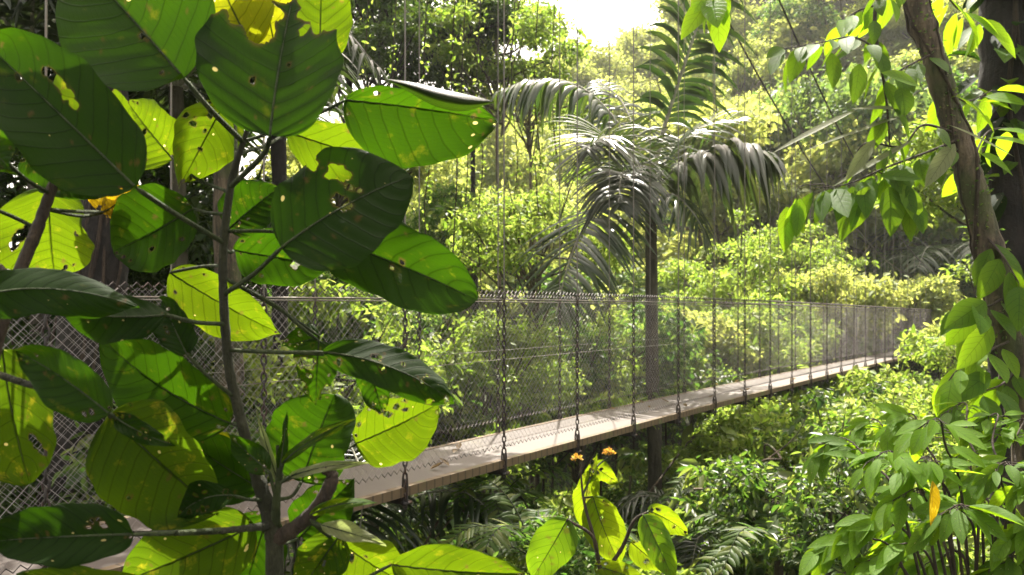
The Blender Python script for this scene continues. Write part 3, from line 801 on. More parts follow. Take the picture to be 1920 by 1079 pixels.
k = rng.integers(0, 28, n); a = rng.uniform(-3.3, .2, n)
c = tp[k] + np.stack([np.cos(a) * .19, np.sin(a) * .19, rng.uniform(-.1, .1, n)], -1)
d = np.stack([np.cos(a), np.sin(a), rng.uniform(-.9, .3, n)], -1) + rnd(rng, n) * .4
L = rng.uniform(.18, .42, n)
h = n // 2
leaves(gl, c[:h], d[:h], np.array([0, -.3, 1]) + rnd(rng, h) * .4, L[:h], L[:h] * .45, droop=.3, high=True)
leaves(gl2, c[h:], d[h:], np.array([0, -.3, 1]) + rnd(rng, n - h) * .4, L[h:], L[h:] * .42, droop=.3, high=True)
obj('foliage', gl.mesh('foliage', M['leaf_side'], o), dk)
obj('foliage', gl2.mesh('foliage', M['leaf_old'], o), dk)

# the shrub with bright drooping leaves in the lower right
o = P(1830, 1500, 3.2)
rs = empty('drooping_shrub', o, 'bushy shrub with bright drooping lance-shaped leaves and one orange leaf below the leaning trunk', 'shrub')
gw, gl, gl2, gl3 = Geo(), Geo(), Geo(), Geo()
ends = [(1560, 835), (1620, 800), (1690, 790), (1740, 800), (1650, 860), (1790, 770), (1850, 790), (1900, 800), (1720, 870), (1800, 860), (1870, 880), (1930, 900),
        (1560, 1020), (1610, 985), (1700, 990), (1780, 960), (1850, 960), (1920, 990), (1660, 1040), (1760, 1050), (1880, 1060), (1700, 930), (1830, 910), (1590, 1075)]
for j, (ex, ey) in enumerate(ends):
    rng = np.random.default_rng(50 + j)
    de = 3.1 + rng.uniform(-.35, .6)
    mx, my = (ex * .6 + 1830 * .4), ey * .55 + 1500 * .45 - 160
    twig(gw, gl2 if j % 5 else gl, [(1830 + (j % 5 - 2) * 12, 1480, 3.2), (mx + 30, my, 3.2), ((mx + ex) / 2 + 15, (my + ey) / 2 - 40, (3.2 + de) / 2), (ex + 20, ey - 14, de), (ex - 25, ey + 8, de)],
         21, .135 if j < 12 else .165, rad=(.007, .0015), droop=.42, seed=60 + j, aspect=.36, skip=.55)
obj('branch', gw.mesh('branch', M['stem_brown'], o), rs)
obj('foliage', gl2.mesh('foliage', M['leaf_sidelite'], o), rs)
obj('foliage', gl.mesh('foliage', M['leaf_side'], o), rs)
leaves(gl3, np.array([P(1748, 902, 2.75)]), np.array([[.02, -.05, -1.0]]), np.array([[.4, -.9, .1]]), .155, .055, droop=.1, high=True)
gl3v = obj('orange_leaf', gl3.mesh('orange_leaf', M['leaf_yellow'], o), rs)

# ------------------------------------------------------------------ palms
def frond(path, n, L, wid, hang=.7, spread=1.0, seed=0, r0=.022, plume=.25, side_bias=(1, 1), curve=.35, k0=4):
    """a feather leaf: rachis along path (3D), leaflets of length L on both sides"""
    rng = np.random.default_rng(seed)
    p = spline(path, 40)
    gr = Geo().add(*tube(p, np.linspace(r0, r0 * .2, 40), 6))
    tan = nrm(np.gradient(p, axis=0))
    gl = Geo()
    rows = np.linspace(0, 1, 6); hw = np.array([.45, .9, 1.0, .85, .5, .04])
    up = np.array([0, 0, 1.0])
    for k in np.linspace(k0, 39, n):
        i = int(k); f = k - i; j = min(i + 1, 39)
        b = p[i] * (1 - f) + p[j] * f; t = tan[i]
        s0 = nrm(np.cross(t, up) + np.array([1e-4, 0, 0])); u0 = nrm(np.cross(s0, t))
        q = (k - k0) / (39 - k0)
        le = L * (np.sin(np.pi * (q * .80 + .16)) ** .7) * rng.uniform(.85, 1.1)
        for sg, bias in ((-1, side_bias[0]), (1, side_bias[1])):
            if rng.random() > bias: continue
            d = nrm(s0 * sg * spread + t * rng.uniform(.35, .6) + u0 * rng.uniform(-plume, plume * 1.4) + rng.normal(size=3) * .07)
            pt = b + d[None] * (rows * le)[:, None]
            dn = np.array([0, 0, -1.0])
            pt = pt + dn[None] * (hang * le * rows ** 2)[:, None] - d[None] * (hang * curve * le * rows ** 2)[:, None]
            tl = nrm(np.gradient(pt, axis=0))
            sd = nrm(np.cross(tl, u0 + .001)); nm = np.cross(sd, tl)
            w = wid * hw * rng.uniform(.8, 1.1) / 2
            v = np.stack([pt - sd * w[:, None] - nm * w[:, None] * .5, pt, pt + sd * w[:, None] - nm * w[:, None] * .5], 1).reshape(-1, 3)
            ff = np.array([[3 * a + c, 3 * a + c + 1, 3 * a + c + 4, 3 * a + c + 3] for a in range(5) for c in (0, 1)])
            gl.add(v, ff)
    return gr, gl


def palm(name, label, top, trunk_pts, trad, fronds, leafmat, group=None):
    """fronds: list of (path, kwargs[, material])"""
    o = np.array(trunk_pts[-1])
    root = empty(name, o, label, 'palm', group)
    tp = spline(trunk_pts, 40)
    r = np.linspace(trad[0], trad[1], 40) * (1 + .03 * np.sin(np.arange(40) * 2.6))
    obj('trunk', Geo().add(*tube(tp, r, 12)).mesh('trunk', M['bark_palm'], o), root)
    for fr in fronds:
        gr, gl = frond(fr[0], **fr[1])
        fo = obj('frond', gl.mesh('frond', M[fr[2] if len(fr) > 2 else leafmat], o), root)
        obj('rachis', gr.mesh('rachis', M['rachis'], o), fo)
    return root


PD = 12.6
gz = float(ground_h(P(1230, 0, PD)[0], PD))
tb = P(1228, 900, PD); tb[2] = gz - .1
Q = lambda *l: [P(*a) for a in l]
palm('feather_palm', 'tall palm with grey-green feathery fronds and a slender trunk rising behind the bridge', None,
     [P(1219, 372, PD), P(1221, 470, PD), P(1223, 700, PD), P(1228, 900, PD), tb], (.085, .12),
     [(Q((1216, 376, PD), (1244, 245, 12.4), (1290, 100, 12.1), (1340, -40, 11.9), (1400, -150, 11.8)), dict(n=46, L=1.75, wid=.095, hang=.34, seed=1, spread=1.0, r0=.045, plume=.16, k0=11), 'palm_mid'),
      (Q((1217, 374, PD), (1270, 312, 12.4), (1335, 282, 12.2), (1405, 276, 12.0), (1462, 305, 11.9)), dict(n=34, L=1.25, wid=.13, hang=.75, seed=2, r0=.032, plume=.5), 'palm_grey'),
      (Q((1214, 374, PD), (1188, 312, 12.0), (1158, 270, 11.4), (1128, 258, 10.9), (1100, 280, 10.6)), dict(n=60, L=1.2, wid=.062, hang=.30, seed=3, r0=.03, plume=.8), 'palm_grey'),
      (Q((1212, 378, PD), (1155, 372, 12.0), (1105, 410, 11.5), (1068, 490, 11.2), (1042, 590, 11.0)), dict(n=44, L=1.45, wid=.075, hang=.30, seed=4, r0=.035, plume=.1, side_bias=(1, .35))),
      (Q((1214, 374, PD), (1170, 250, 12.7), (1090, 165, 12.8), (1000, 150, 13.0), (930, 175, 13.1)), dict(n=32, L=1.0, wid=.11, hang=.9, seed=5, r0=.03)),
      (Q((1214, 374, PD), (1200, 280, 13.2), (1165, 190, 13.9), (1120, 150, 14.6)), dict(n=30, L=1.1, wid=.08, hang=.5, seed=6, r0=.028, plume=.5)),
      (Q((1216, 376, PD), (1250, 300, 13.2), (1310, 240, 13.9), (1390, 225, 14.6)), dict(n=30, L=.9, wid=.085, hang=.3, seed=7, r0=.028, plume=.8)),
      (Q((1214, 378, PD), (1180, 330, 11.9), (1165, 330, 11.2), (1160, 380, 10.7)), dict(n=44, L=1.0, wid=.08, hang=.5, seed=8, r0=.025, plume=.6), 'palm_grey'),
      (Q((1218, 380, PD), (1260, 365, 12.2), (1300, 400, 11.9), (1330, 455, 11.8)), dict(n=20, L=.8, wid=.07, hang=.7, seed=9, r0=.02), 'palm')],
     'palm')


def crown_fronds(top, count, reach, seed, **k):
    rng = np.random.default_rng(seed); out = []
    for i in range(count):
        a = 6.283 * i / count + rng.uniform(-.25, .25); e = rng.uniform(.25, 1.15)
        h = np.array([math.cos(a), math.sin(a), 0]); rr = reach * rng.uniform(.85, 1.1)
        path = [top, top + h * rr * .30 + np.array([0, 0, rr * .34 * e]), top + h * rr * .66 + np.array([0, 0, rr * .42 * e]), top + h * rr * .98 + np.array([0, 0, rr * (.22 * e - .12)])]
        out.append((path, dict(seed=seed * 31 + i, **k)))
    return out


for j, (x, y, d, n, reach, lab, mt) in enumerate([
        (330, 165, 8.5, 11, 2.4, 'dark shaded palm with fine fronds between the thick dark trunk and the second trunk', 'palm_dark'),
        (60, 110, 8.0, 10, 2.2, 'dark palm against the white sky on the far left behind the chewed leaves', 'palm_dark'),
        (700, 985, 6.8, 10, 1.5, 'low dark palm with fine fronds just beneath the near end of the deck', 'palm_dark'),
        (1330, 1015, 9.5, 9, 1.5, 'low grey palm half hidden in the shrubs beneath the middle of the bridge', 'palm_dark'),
        (1775, 510, 31.0, 11, 3.4, 'pale feathery palm at the far end of the bridge behind the drooping twigs', 'palm')]):
    top = P(x, y, d); b = top.copy(); b[2] = min(ground_h(b[0], b[1]), top[2] - .5) - .1
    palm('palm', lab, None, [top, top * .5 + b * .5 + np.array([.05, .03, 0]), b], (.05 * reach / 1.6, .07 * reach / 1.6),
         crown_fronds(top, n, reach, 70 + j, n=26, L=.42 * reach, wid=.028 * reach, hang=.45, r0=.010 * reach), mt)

# ------------------------------------------------------------------ trees and shrubs
def crown(rng, lobes, ntw, per, ls, lw, tw_r, droop=.15, up=.7, thin=.0, stuffed=.45):
    """leaves on twigs inside ellipsoid lobes; returns a Geo"""
    lobes = np.asarray(lobes, float)                   # x y z rx ry rz
    wgt = lobes[:, 3] * lobes[:, 4] * lobes[:, 5]; wgt = wgt ** .75 / (wgt ** .75).sum()
    li = rng.choice(len(lobes), ntw, p=wgt)
    dr = rnd(rng, ntw)
    rad = stuffed + (1 - stuffed) * rng.random(ntw) ** .6
    c = lobes[li, :3] + dr * rad[:, None] * lobes[li, 3:]
    n = ntw * per
    cc = np.repeat(c, per, 0) + rng.normal(size=(n, 3)) * tw_r * np.array([1, 1, .6])
    out = np.repeat(dr, per, 0)
    d = out * .5 + rnd(rng, n) * .9 + np.array([0, 0, -.35])
    nn = np.array([0, 0, up]) + rnd(rng, n) * .65
    L = ls * rng.uniform(.55, 1.2, n) * np.repeat(np.where(rng.random(ntw) < .16, 1.75, 1.0) * rng.uniform(.8, 1.2, ntw), per)
    g = Geo(); leaves(g, cc, d, nn, L, L * lw * rng.uniform(.8, 1.2, n), droop=droop)
    return g


def wood(rng, h, r, lobes, lean=.05, limbs=True, start=.35):
    g = Geo()
    top = np.array([lean * h * rng.normal(), lean * h * rng.normal(), h])
    p = spline([(0, 0, -.3), (top[0] * .2 + .02 * h * rng.normal(), top[1] * .3, h * .35), top * .7, top], 16)
    g.add(*tube(p, np.linspace(r, r * .35, 16), 8))
    gb = Geo() if limbs else None
    if limbs:
        for l in lobes:
            k = rng.integers(int(16 * start), 14); a = p[k]; b = np.asarray(l[:3])
            m = a * .5 + b * .5 + np.array([0, 0, -.06 * h * rng.random()])
            q = spline([a, m, b, b + (b - a) * .25], 10)
            gb.add(*tube(q, np.linspace(r * .42, r * .06, 10), 5))
            for _ in range(3):
                e = b + rnd(rng, 1)[0] * np.asarray(l[3:]) * .8; s = q[rng.integers(3, 8)]
                gb.add(*tube(spline([s, s * .5 + e * .5 + rng.normal(size=3) * .05 * h * .3, e], 7), np.linspace(r * .16, r * .03, 7), 4))
    return g, gb


def lobes_dome(rng, n, R_, h, hz=.6, flat=.55):
    out = []
    for i in range(n):
        a = rng.uniform(0, 6.283); q = R_ * math.sqrt(rng.random()) * .98
        s = R_ * rng.uniform(.15, .38)
        out.append((q * math.cos(a), q * math.sin(a), h + hz * R_ * (1 - .7 * (q / R_) ** 2) * rng.uniform(-.5, 1.1) - .1 * R_, s, s, s * flat * rng.uniform(.6, 1.4)))
    return out


PROTO = {}


def proto(key, seed, mat, n, R_, h, r, ntw, per, ls, lw, tw, hz=.6, flat=.55, bark='bark', stuffed=.45, droop=.15):
    rng = np.random.default_rng(seed)
    lb = lobes_dome(rng, n, R_, h, hz, flat)
    gt, gb = wood(rng, h, r, lb)
    PROTO[key] = (gt.mesh('trunk', M[bark]), gb.mesh('limbs', M[bark]), crown(rng, lb, ntw, per, ls, lw, tw, stuffed=stuffed, droop=droop).mesh('crown', M[mat]))


# far hillside trees (unit: metres)
proto('far_pale1', 11, 'f_pale', 11, 4.6, 8, .25, 900, 17, .25, .55, .40)
proto('far_pale2', 12, 'f_pale', 15, 4.2, 9, .22, 950, 16, .23, .6, .36, hz=.9)
proto('far_yel', 13, 'f_yel', 12, 4.4, 8, .24, 900, 17, .24, .5, .38)
proto('far_deep', 14, 'f_deep', 10, 4.4, 9, .28, 900, 17, .25, .5, .40, hz=.8)
proto('far_mid', 15, 'f_mid', 13, 4.5, 8.5, .26, 900, 17, .24, .5, .40)
# trees in the middle distance
proto('mid_yel', 21, 'f_yel', 17, 2.2, 4.2, .09, 700, 12, .125, .5, .15, hz=.9, stuffed=.25)
proto('mid_green', 22, 'f_mid', 14, 2.2, 4.4, .10, 900, 12, .130, .5, .16, hz=.8, stuffed=.25)
proto('mid_pale', 23, 'f_pale', 13, 2.2, 4.4, .10, 800, 12, .15, .5, .18, hz=.8)
proto('mid_dark', 24, 'f_shaded', 16, 2.8, 5.0, .15, 700, 13, .15, .5, .17, hz=.5, bark='bark_shaded', stuffed=.2)
# shrubs
proto('bush_gloss', 31, 'f_gloss', 20, 1.25, 1.3, .035, 330, 15, .10, .46, .085, hz=.8, bark='stem_brown', stuffed=.3, droop=.25)
proto('bush_yel', 32, 'f_yel', 18, 1.25, 1.2, .035, 300, 15, .090, .5, .085, hz=.8, bark='stem_brown', stuffed=.3)
proto('bush_mid', 33, 'f_mid', 19, 1.3, 1.3, .035, 320, 15, .105, .42, .09, hz=.9, bark='stem_brown', stuffed=.3)
proto('bush_dark', 34, 'f_shaded', 11, 1.2, 1.3, .035, 420, 12, .10, .5, .11, hz=.8, bark='stem_brown', stuffed=.3)
proto('bush_big', 35, 'f_gloss', 13, 1.2, 1.2, .035, 190, 8, .20, .38, .12, hz=.9, bark='stem_brown', stuffed=.3, droop=.4)


def plant(key, name, loc, rz, sc, label, cat, group=None, height=None):
    """a copy of a plant: the crown keeps its proportions, the trunk is as tall as the place needs"""
    e = empty(name, loc, label, cat, group)
    e.rotation_euler = (0, 0, rz)
    sc = sc if np.ndim(sc) else (sc, sc, sc)
    h0 = HEIGHT[key]; H = height if height else h0 * sc[2]
    for nm, me in zip(('trunk', 'limb', 'crown'), PROTO[key]):
        o = obj(nm, me, e)
        if nm == 'trunk': o.scale = (sc[0], sc[1], H / h0)
        else:
            o.scale = sc; o.location = (0, 0, H - h0 * sc[2])
    return e


HEIGHT = {'far_pale1': 8, 'far_pale2': 9, 'far_yel': 8, 'far_deep': 9, 'far_mid': 8.5, 'mid_yel': 4.2, 'mid_green': 4.4, 'mid_pale': 4.4, 'mid_dark': 5.0,
          'bush_gloss': 1.3, 'bush_yel': 1.2, 'bush_mid': 1.3, 'bush_dark': 1.3, 'bush_big': 1.2}


def at_px(key, name, x, y, d, s, label, cat, group=None, seed=0):
    """stand a plant on the ground so that the middle of its crown is seen at (x, y); its height follows from that"""
    rng = np.random.default_rng(int(x * 7 + y * 13 + d * 101) + seed)
    c = P(x, y, d); z0 = float(ground_h(c[0], c[1])) - .05
    H = c[2] - z0
    if name == 'shrub' and H < .25 * HEIGHT[key] * s: return None
    return plant(key, name, (c[0], c[1], z0), rng.uniform(0, 6.28), s, label, cat, group, max(H, .3 * HEIGHT[key] * s))


ORD = ['first', 'second', 'third', 'fourth', 'fifth', 'sixth', 'seventh', 'eighth', 'ninth', 'tenth', 'eleventh', 'twelfth', 'thirteenth', 'fourteenth', 'fifteenth', 'sixteenth']
LOOK = {'far_pale1': 'pale domed tree', 'far_pale2': 'pale billowing tree', 'far_yel': 'yellow-green domed tree', 'far_deep': 'deep green tree', 'far_mid': 'mid-green tree'}
# hillside rows: (distance, x positions, row words)
rng = np.random.default_rng(77)
rows = [(36, np.arange(760, 1900, 100), 'at the foot of the hill'), (46, np.arange(740, 1940, 96), 'in the second tier up the hill'), (57, np.arange(720, 1960, 88), 'in the third tier up the hill'),
        (68, np.arange(760, 1960, 86), 'in the fourth tier up the hill'), (80, np.arange(1180, 1960, 74), 'in the fifth tier up the hill'), (92, np.arange(1200, 1960, 72), 'in the sixth tier up the hill'), (106, np.arange(900, 1960, 84), 'on the skyline of the hill'), (120, np.arange(1260, 1960, 76), 'on the summit of the hill')]
keys = list(LOOK)
for d, xx, words_ in rows:
    for k, x in enumerate(xx):
        x = x + rng.uniform(-34, 34); dd = d * rng.uniform(.93, 1.07)
        w_ = [.37, .33, .06, .13, .11] if x > 1150 else [.30, .28, .18, .06, .18]  # pale kinds favoured, so crown colour carries part of the haze
        key = keys[rng.choice(5, p=w_)]
        X_ = dd * (x - CX) / F
        z = float(ground_h(X_, dd))
        s = rng.uniform(.8, 1.25) * (1.0 if d < 80 else 1.2)
        plant(key, 'hillside_tree', (X_, dd, z - .2), rng.uniform(0, 6.28), (s, s, s * rng.uniform(.75, 1.1)),
              f'{LOOK[key]} {words_}, {ORD[k]} from the left', 'tree', 'trees on the hillside beyond the bridge')

for key, x, y, d, s_, lab in [('far_pale2', 1130, 165, 84, 1.5, 'pale hazy tree on the skyline just under the white sky gap'), ('far_pale1', 1235, 140, 88, 1.6, 'pale hazy domed tree right of the sky gap, behind the upright palm frond'), ('far_pale1', 1055, 205, 78, 1.4, 'pale hazy tree at the left foot of the white sky gap')]:
    at_px(key, 'hillside_tree', x, y, d, s_, lab, 'tree', 'trees on the hillside beyond the bridge')

# trees standing between the bridge and the hill
MIDS = [
    ('mid_dark', 'tree', 745, 25, 19.0, .95, 'dark shaded tree whose leafy boughs hang against the bright sky above the big leaves'),
    ('mid_dark', 'tree', 720, 90, 17.0, .55, 'small dark tree below the larger dark crown, right of the folded leaf'),
    ('mid_dark', 'tree', 880, 10, 21.0, .8, 'dark tree crown at the top edge between the vines and the sky gap'),
    ('mid_dark', 'tree', 650, 60, 22.0, .9, 'dark tree with gaps of white sky in its crown above the folded leaf'),
    ('mid_yel', 'tree', 940, 70, 19.0, .85, 'yellow-green tree with brown boughs left of the sky gap, above the palm'),
    ('mid_yel', 'tree', 1000, 170, 20.0, .7, 'small yellow-green tree between the dark tree and the palm'),
    ('mid_yel', 'tree', 1010, 440, 14.0, .65, 'slim yellow-green tree directly left of the palm trunk, above the handrail'),
    ('mid_green', 'tree', 860, 440, 17.0, .75, 'open green tree right of the lowest big round leaf, above the handrail'),
    ('mid_yel', 'tree', 900, 690, 11.5, .55, 'yellow-green young tree seen through the chain-link between two near hangers'),
    ('mid_green', 'tree', 760, 640, 13.0, .7, 'green young tree behind the chain-link right of the big shrub'),
    ('mid_yel', 'tree', 1080, 720, 13.0, .6, 'yellow-green young tree behind the chain-link left of the palm trunk'),
    ('mid_yel', 'tree', 1390, 510, 24.0, 1.0, 'bright yellow-green spreading tree just above the handrail right of the palm'),
    ('mid_yel', 'tree', 1500, 520, 27.0, .95, 'bright yellow-green tree above the handrail below the two hanging leaves'),
    ('mid_pale', 'tree', 1300, 640, 17.0, .6, 'pale young tree seen through the chain-link right of the palm trunk'),
    ('mid_yel', 'tree', 1380, 640, 19.0, .65, 'yellow-green young tree filling the chain-link at mid span'),
    ('mid_green', 'tree', 1620, 540, 33.0, 1.0, 'green round tree above the handrail near the far end of the bridge'),
    ('mid_pale', 'tree', 620, 330, 15.0, .8, 'pale tree glimpsed among the big shrub leaves beside the stem'),
    ('mid_dark', 'tree', 260, 60, 11.0, .8, 'dark tree against white sky at the upper left behind the thick trunk'),
    ('mid_green', 'tree', 310, 500, 12.0, .7, 'green tree behind the chain-link at left under the round yellow-green leaf'),
    ('mid_dark', 'tree', 90, 760, 7.5, .5, 'dark shaded young tree behind the chain-link at the far left'),
    ('mid_dark', 'tree', 470, 690, 9.5, .5, 'dark shaded young tree behind the chain-link beside the shrub stem'),
    ('mid_pale', 'tree', 1585, 575, 24.0, .95, 'pale tree behind the far stretch of chain-link, left of the pale palm'),
    ('mid_pale', 'tree', 1690, 580, 27.5, .9, 'pale spreading tree behind the very end of the chain-link'),
    ('mid_green', 'tree', 1765, 545, 30.0, 1.0, 'green tree beyond the end of the bridge, left of the leaning trunk'),
    ('mid_yel', 'tree', 1905, 620, 12.0, .6, 'yellow-green tree hiding the far end of the bridge behind the leaning trunk'),
    ('mid_pale', 'tree', 1850, 665, 17.0, .55, 'pale green tree just right of the far end of the bridge deck'),
    ('mid_dark', 'tree', 30, 420, 8.5, .6, 'dark bushy tree behind the round bright leaf at the far left'),
    ('mid_green', 'tree', -40, 330, 9.0, .5, 'mid-green tree cut by the left edge of the picture'),
    ('mid_dark', 'tree', 330, 420, 11.0, .7, 'dark bushy tree seen between the main stem and the thick trunk'),
    ('mid_dark', 'tree', 200, 660, 8.2, .55, 'dark bushy young tree behind the chain-link beside the thick trunk'),
    ('mid_green', 'tree', 600, 600, 12.5, .6, 'green young tree behind the chain-link right of the slender dark trunk'),
    ('mid_dark', 'tree', 130, 200, 10.0, .6, 'dark tree crown among the upper left leaves'),
    ('mid_yel', 'tree', 1880, 330, 10.0, .6, 'yellow-green tree behind the leaning trunk and the dark trunk'),
]
for key, nm, x, y, d, s, lab in MIDS:
    at_px(key, nm, x, y, d, s, lab, 'tree', 'trees between the bridge and the hill')

# shrubs on the slope under the bridge
def deck_y(x):
    Y = 6541.0 / (XV - x)
    return 600 + F * (DECK - float(np.polyval(_cf, Y)) + .10) / Y


rng = np.random.default_rng(5)
SH = []
for d, dy, xs_, s0 in ((5.2, 150, range(820, 1500, 150), .55), (6.2, 110, range(720, 1560, 135), .6), (7.4, 75, range(640, 1500, 125), .65), (9.0, 55, range(800, 1620, 112), .75), (11.0, 40, range(900, 1660, 105), .85),
                       (13.5, 34, range(1100, 1700, 92), .95), (16.5, 26, range(1280, 1720, 80), 1.05), (20, 22, range(1420, 1740, 70), 1.2), (7.8, 230, range(1080, 1960, 140), .8), (6.2, 330, range(1000, 1960, 150), .75),
                       (9.5, 170, range(1250, 1960, 120), .95), (12, 110, range(1380, 1960, 105), 1.05), (25, 24, range(1560, 1860, 70), 1.3)):
    for k, x in enumerate(xs_):
        x = x + rng.uniform(-40, 40); d_ = d * rng.uniform(.94, 1.06); s = s0 * rng.uniform(.85, 1.15)
        SH.append((x, deck_y(min(x, 1740)) + dy * rng.uniform(.35, 2.2) + .80 * s * 1.15 * F / d_, d_, s))
# behind the bridge, seen through the chain-link
for d, y0, xs_, s0 in ((5.9, 900, range(20, 420, 95), .6), (7.2, 800, range(0, 560, 85), .8), (9.0, 720, range(40, 640, 90), 1.0), (10.5, 790, range(560, 900, 75), .8), (12.0, 770, range(700, 1130, 78), .9), (14.0, 730, range(860, 1260, 72), 1.0), (17.0, 705, range(1000, 1400, 66), 1.1), (21.0, 680, range(1180, 1540, 60), 1.25), (27.0, 660, range(1360, 1640, 56), 1.5)):
    for k, x in enumerate(xs_):
        SH.append((x + rng.uniform(-25, 25), y0 + rng.uniform(-55, 35), d * rng.uniform(.95, 1.08), s0 * rng.uniform(.85, 1.2)))
LK = {'bush_gloss': 'glossy-leaved shrub', 'bush_yel': 'yellow-green shrub', 'bush_mid': 'mid-green shrub', 'bush_dark': 'dark shaded shrub', 'bush_big': 'large-leaved shrub'}
cnt = {}


def band(x, y, d):
    X_ = d * (x - CX) / F
    if tq(X_, d)[1] > 0: return 'behind the chain-link'
    return 'in the nearest thicket' if d < 7 else 'below the deck' if d < 13 else 'under the far deck'


def zone(x):
    return 'beside the big-leaved shrub' if x < 800 else 'left of the sapling' if x < 1060 else 'near the palm trunk' if x < 1330 else 'right of the palm' if x < 1600 else 'by the leaning trunk'


SH = [q for q in SH if not (abs(q[0] - 1228) < 22 + q[3] * 1.3 * F / q[2] and q[2] < 12.4 and q[1] - q[3] * 1.3 * F / q[2] < 930)]
SH = [q + (list(LK)[rng.choice(5, p=[.22, .40, .20, .04, .14] if q[0] > 560 else [.1, .05, .2, .6, .05])],) for q in SH]  # at left mostly the kind with shade painted into its leaves
for x, y, d, s, key in sorted(SH, key=lambda a: a[0]):
    bw = band(x, y, d) + ' ' + zone(x); kk = (key, bw); cnt[kk] = cnt.get(kk, 0) + 1
    at_px(key, 'shrub', x, y, d, s, f'{LK[key]} {bw}, {ORD[cnt[kk] - 1]} from the left', 'shrub', 'shrubs below and behind the bridge')

for key, x, y, d, s_, lab in [('bush_yel', 1470, 890, 9.6, .8, 'bright yellow-green shrub in the sun below mid span, right of the fern'), ('bush_yel', 1590, 870, 11.0, .95, 'bright yellow-green shrub left of the drooping shrub, below the far deck'),
                              ('bush_mid', 1545, 975, 8.0, .75, 'sunlit mid-green shrub just left of the drooping shrub near the bottom edge'), ('bush_yel', 1400, 850, 12.6, .85, 'sunlit yellow-green shrub under the deck between the palm trunk and the far end'),
                              ('bush_yel', 1670, 790, 14.5, 1.1, 'yellow-green shrub behind the upper sprays of the drooping shrub'), ('bush_big', 1440, 985, 7.2, .6, 'large-leaved shrub at the bottom between the sapling and the drooping shrub')]:
    at_px(key, 'shrub', x, y, d, s_, lab, 'shrub', 'shrubs below and behind the bridge')

# trunks at the left, behind the bridge
for pts, r, mat, lab in [
    ([(150, -200, 6.0), (168, 0, 6.0), (188, 160, 6.0), (200, 330, 6.0), (188, 480, 6.0), (165, 650, 6.0), (140, 950, 6.0)], (.15, .24), 'bark_shaded', 'thick dark tree trunk hung with roots behind the chewed leaves at left'),
    ([(430, -200, 7.2), (428, 100, 7.2), (424, 300, 7.2), (428, 560, 7.2), (432, 800, 7.2)], (.095, .13), 'bark', 'brown tree trunk standing just behind the straight green shrub stem'),
    ([(512, -200, 8.2), (520, 200, 8.2), (526, 420, 8.2), (524, 620, 8.2), (520, 800, 8.2)], (.07, .09), 'bark_shaded', 'slender dark tree trunk behind the chain-link right of the green shrub stem'),
]:
    p = spline([P(*q) for q in pts], 40); o = p[-1].copy(); o[2] = float(ground_h(o[0], o[1])) - .1
    p = np.vstack([p, o])
    root = empty('tree', o, lab, 'tree')
    obj('trunk', Geo().add(*tube(p, np.linspace(r[0], r[1], 41) * (1 + .05 * np.sin(np.arange(41) * 1.1)), 14)).mesh('trunk', M[mat], o), root)
    rng = np.random.default_rng(int(pts[0][0]))
    top = p[0]
    lb = [(top[0] + rng.uniform(-2, 2), top[1] + rng.uniform(-1, 2.5), top[2] + rng.uniform(.6, 1.6), 1.1, 1.1, .6) for _ in range(5)]
    gb = Geo()
    for l in lb: gb.add(*tube(spline([top, top * .5 + np.array(l[:3]) * .5 + np.array([0, 0, .2]), l[:3]], 10), np.linspace(r[0] * .6, .015, 10), 6))
    obj('limb', gb.mesh('limb', M[mat], o), root)
    obj('crown', crown(rng, lb, 260, 12, .16, .5, .2, stuffed=.3).mesh('crown', M['f_shaded' if mat == 'bark_shaded' else 'f_mid'], o), root)
    if mat == 'bark_shaded' and r[0] > .1:
        for k in range(6):
            a = rng.uniform(-2.9, -.2)
            q = p + np.stack([np.cos(a) * np.linspace(.17, .26, 41) + .02 * np.sin(np.arange(41) * .5 + k), np.full(41, math.sin(a) * .2), np.zeros(41)], -1)
            obj('aerial_root', Geo().add(*tube(q, .012, 5)).mesh('aerial_root', M['stem_brown'], o), root)

# hanging vines
rng = np.random.default_rng(9)
for x, y1, d, lab in [(852, 700, 10.5, 'thin vine hanging left of the palm, nearest the big leaves'), (900, 560, 13.5, 'thin vine hanging between the dark tree and the palm'), (1008, 420, 13.0, 'thin vine hanging in front of the yellow-green tree'), (742, 260, 15.0, 'bare thin vine hanging from the dark tree beside the folded leaf'), (800, 520, 12.5, 'leafy vine hanging above the handrail right of the lowest big leaf'), (872, 620, 14.0, 'vine trailing down behind the chain-link left of the near hanger'), (965, 560, 15.0, 'leafy vine hanging left of the drooping palm frond'), (1040, 300, 16.0, 'short vine below the white sky gap'), (690, 300, 14.0, 'short vine hanging behind the folded leaf')]:
    p = spline([P(x + 6, -80, d), P(x - 6, 150, d), P(x + 5, 300, d), P(x - 4, y1 * .75, d), P(x + 3, y1, d)], 50)
    o = p[0]
    root = empty('hanging_vine', o, lab, 'vine')
    obj('stem', Geo().add(*tube(p, .009, 5)).mesh('stem', M['stem_brown'], o), root)
    g = Geo(); n = 130
    k = rng.integers(3, 50, n); d_ = rnd(rng, n) + np.array([0, 0, -.5])
    leaves(g, p[k] + rng.normal(size=(n, 3)) * .05, d_, rnd(rng, n) + np.array([0, 0, .6]), rng.uniform(.05, .11, n), .045)
    obj('foliage', g.mesh('foliage', M['f_yel'], o), root)

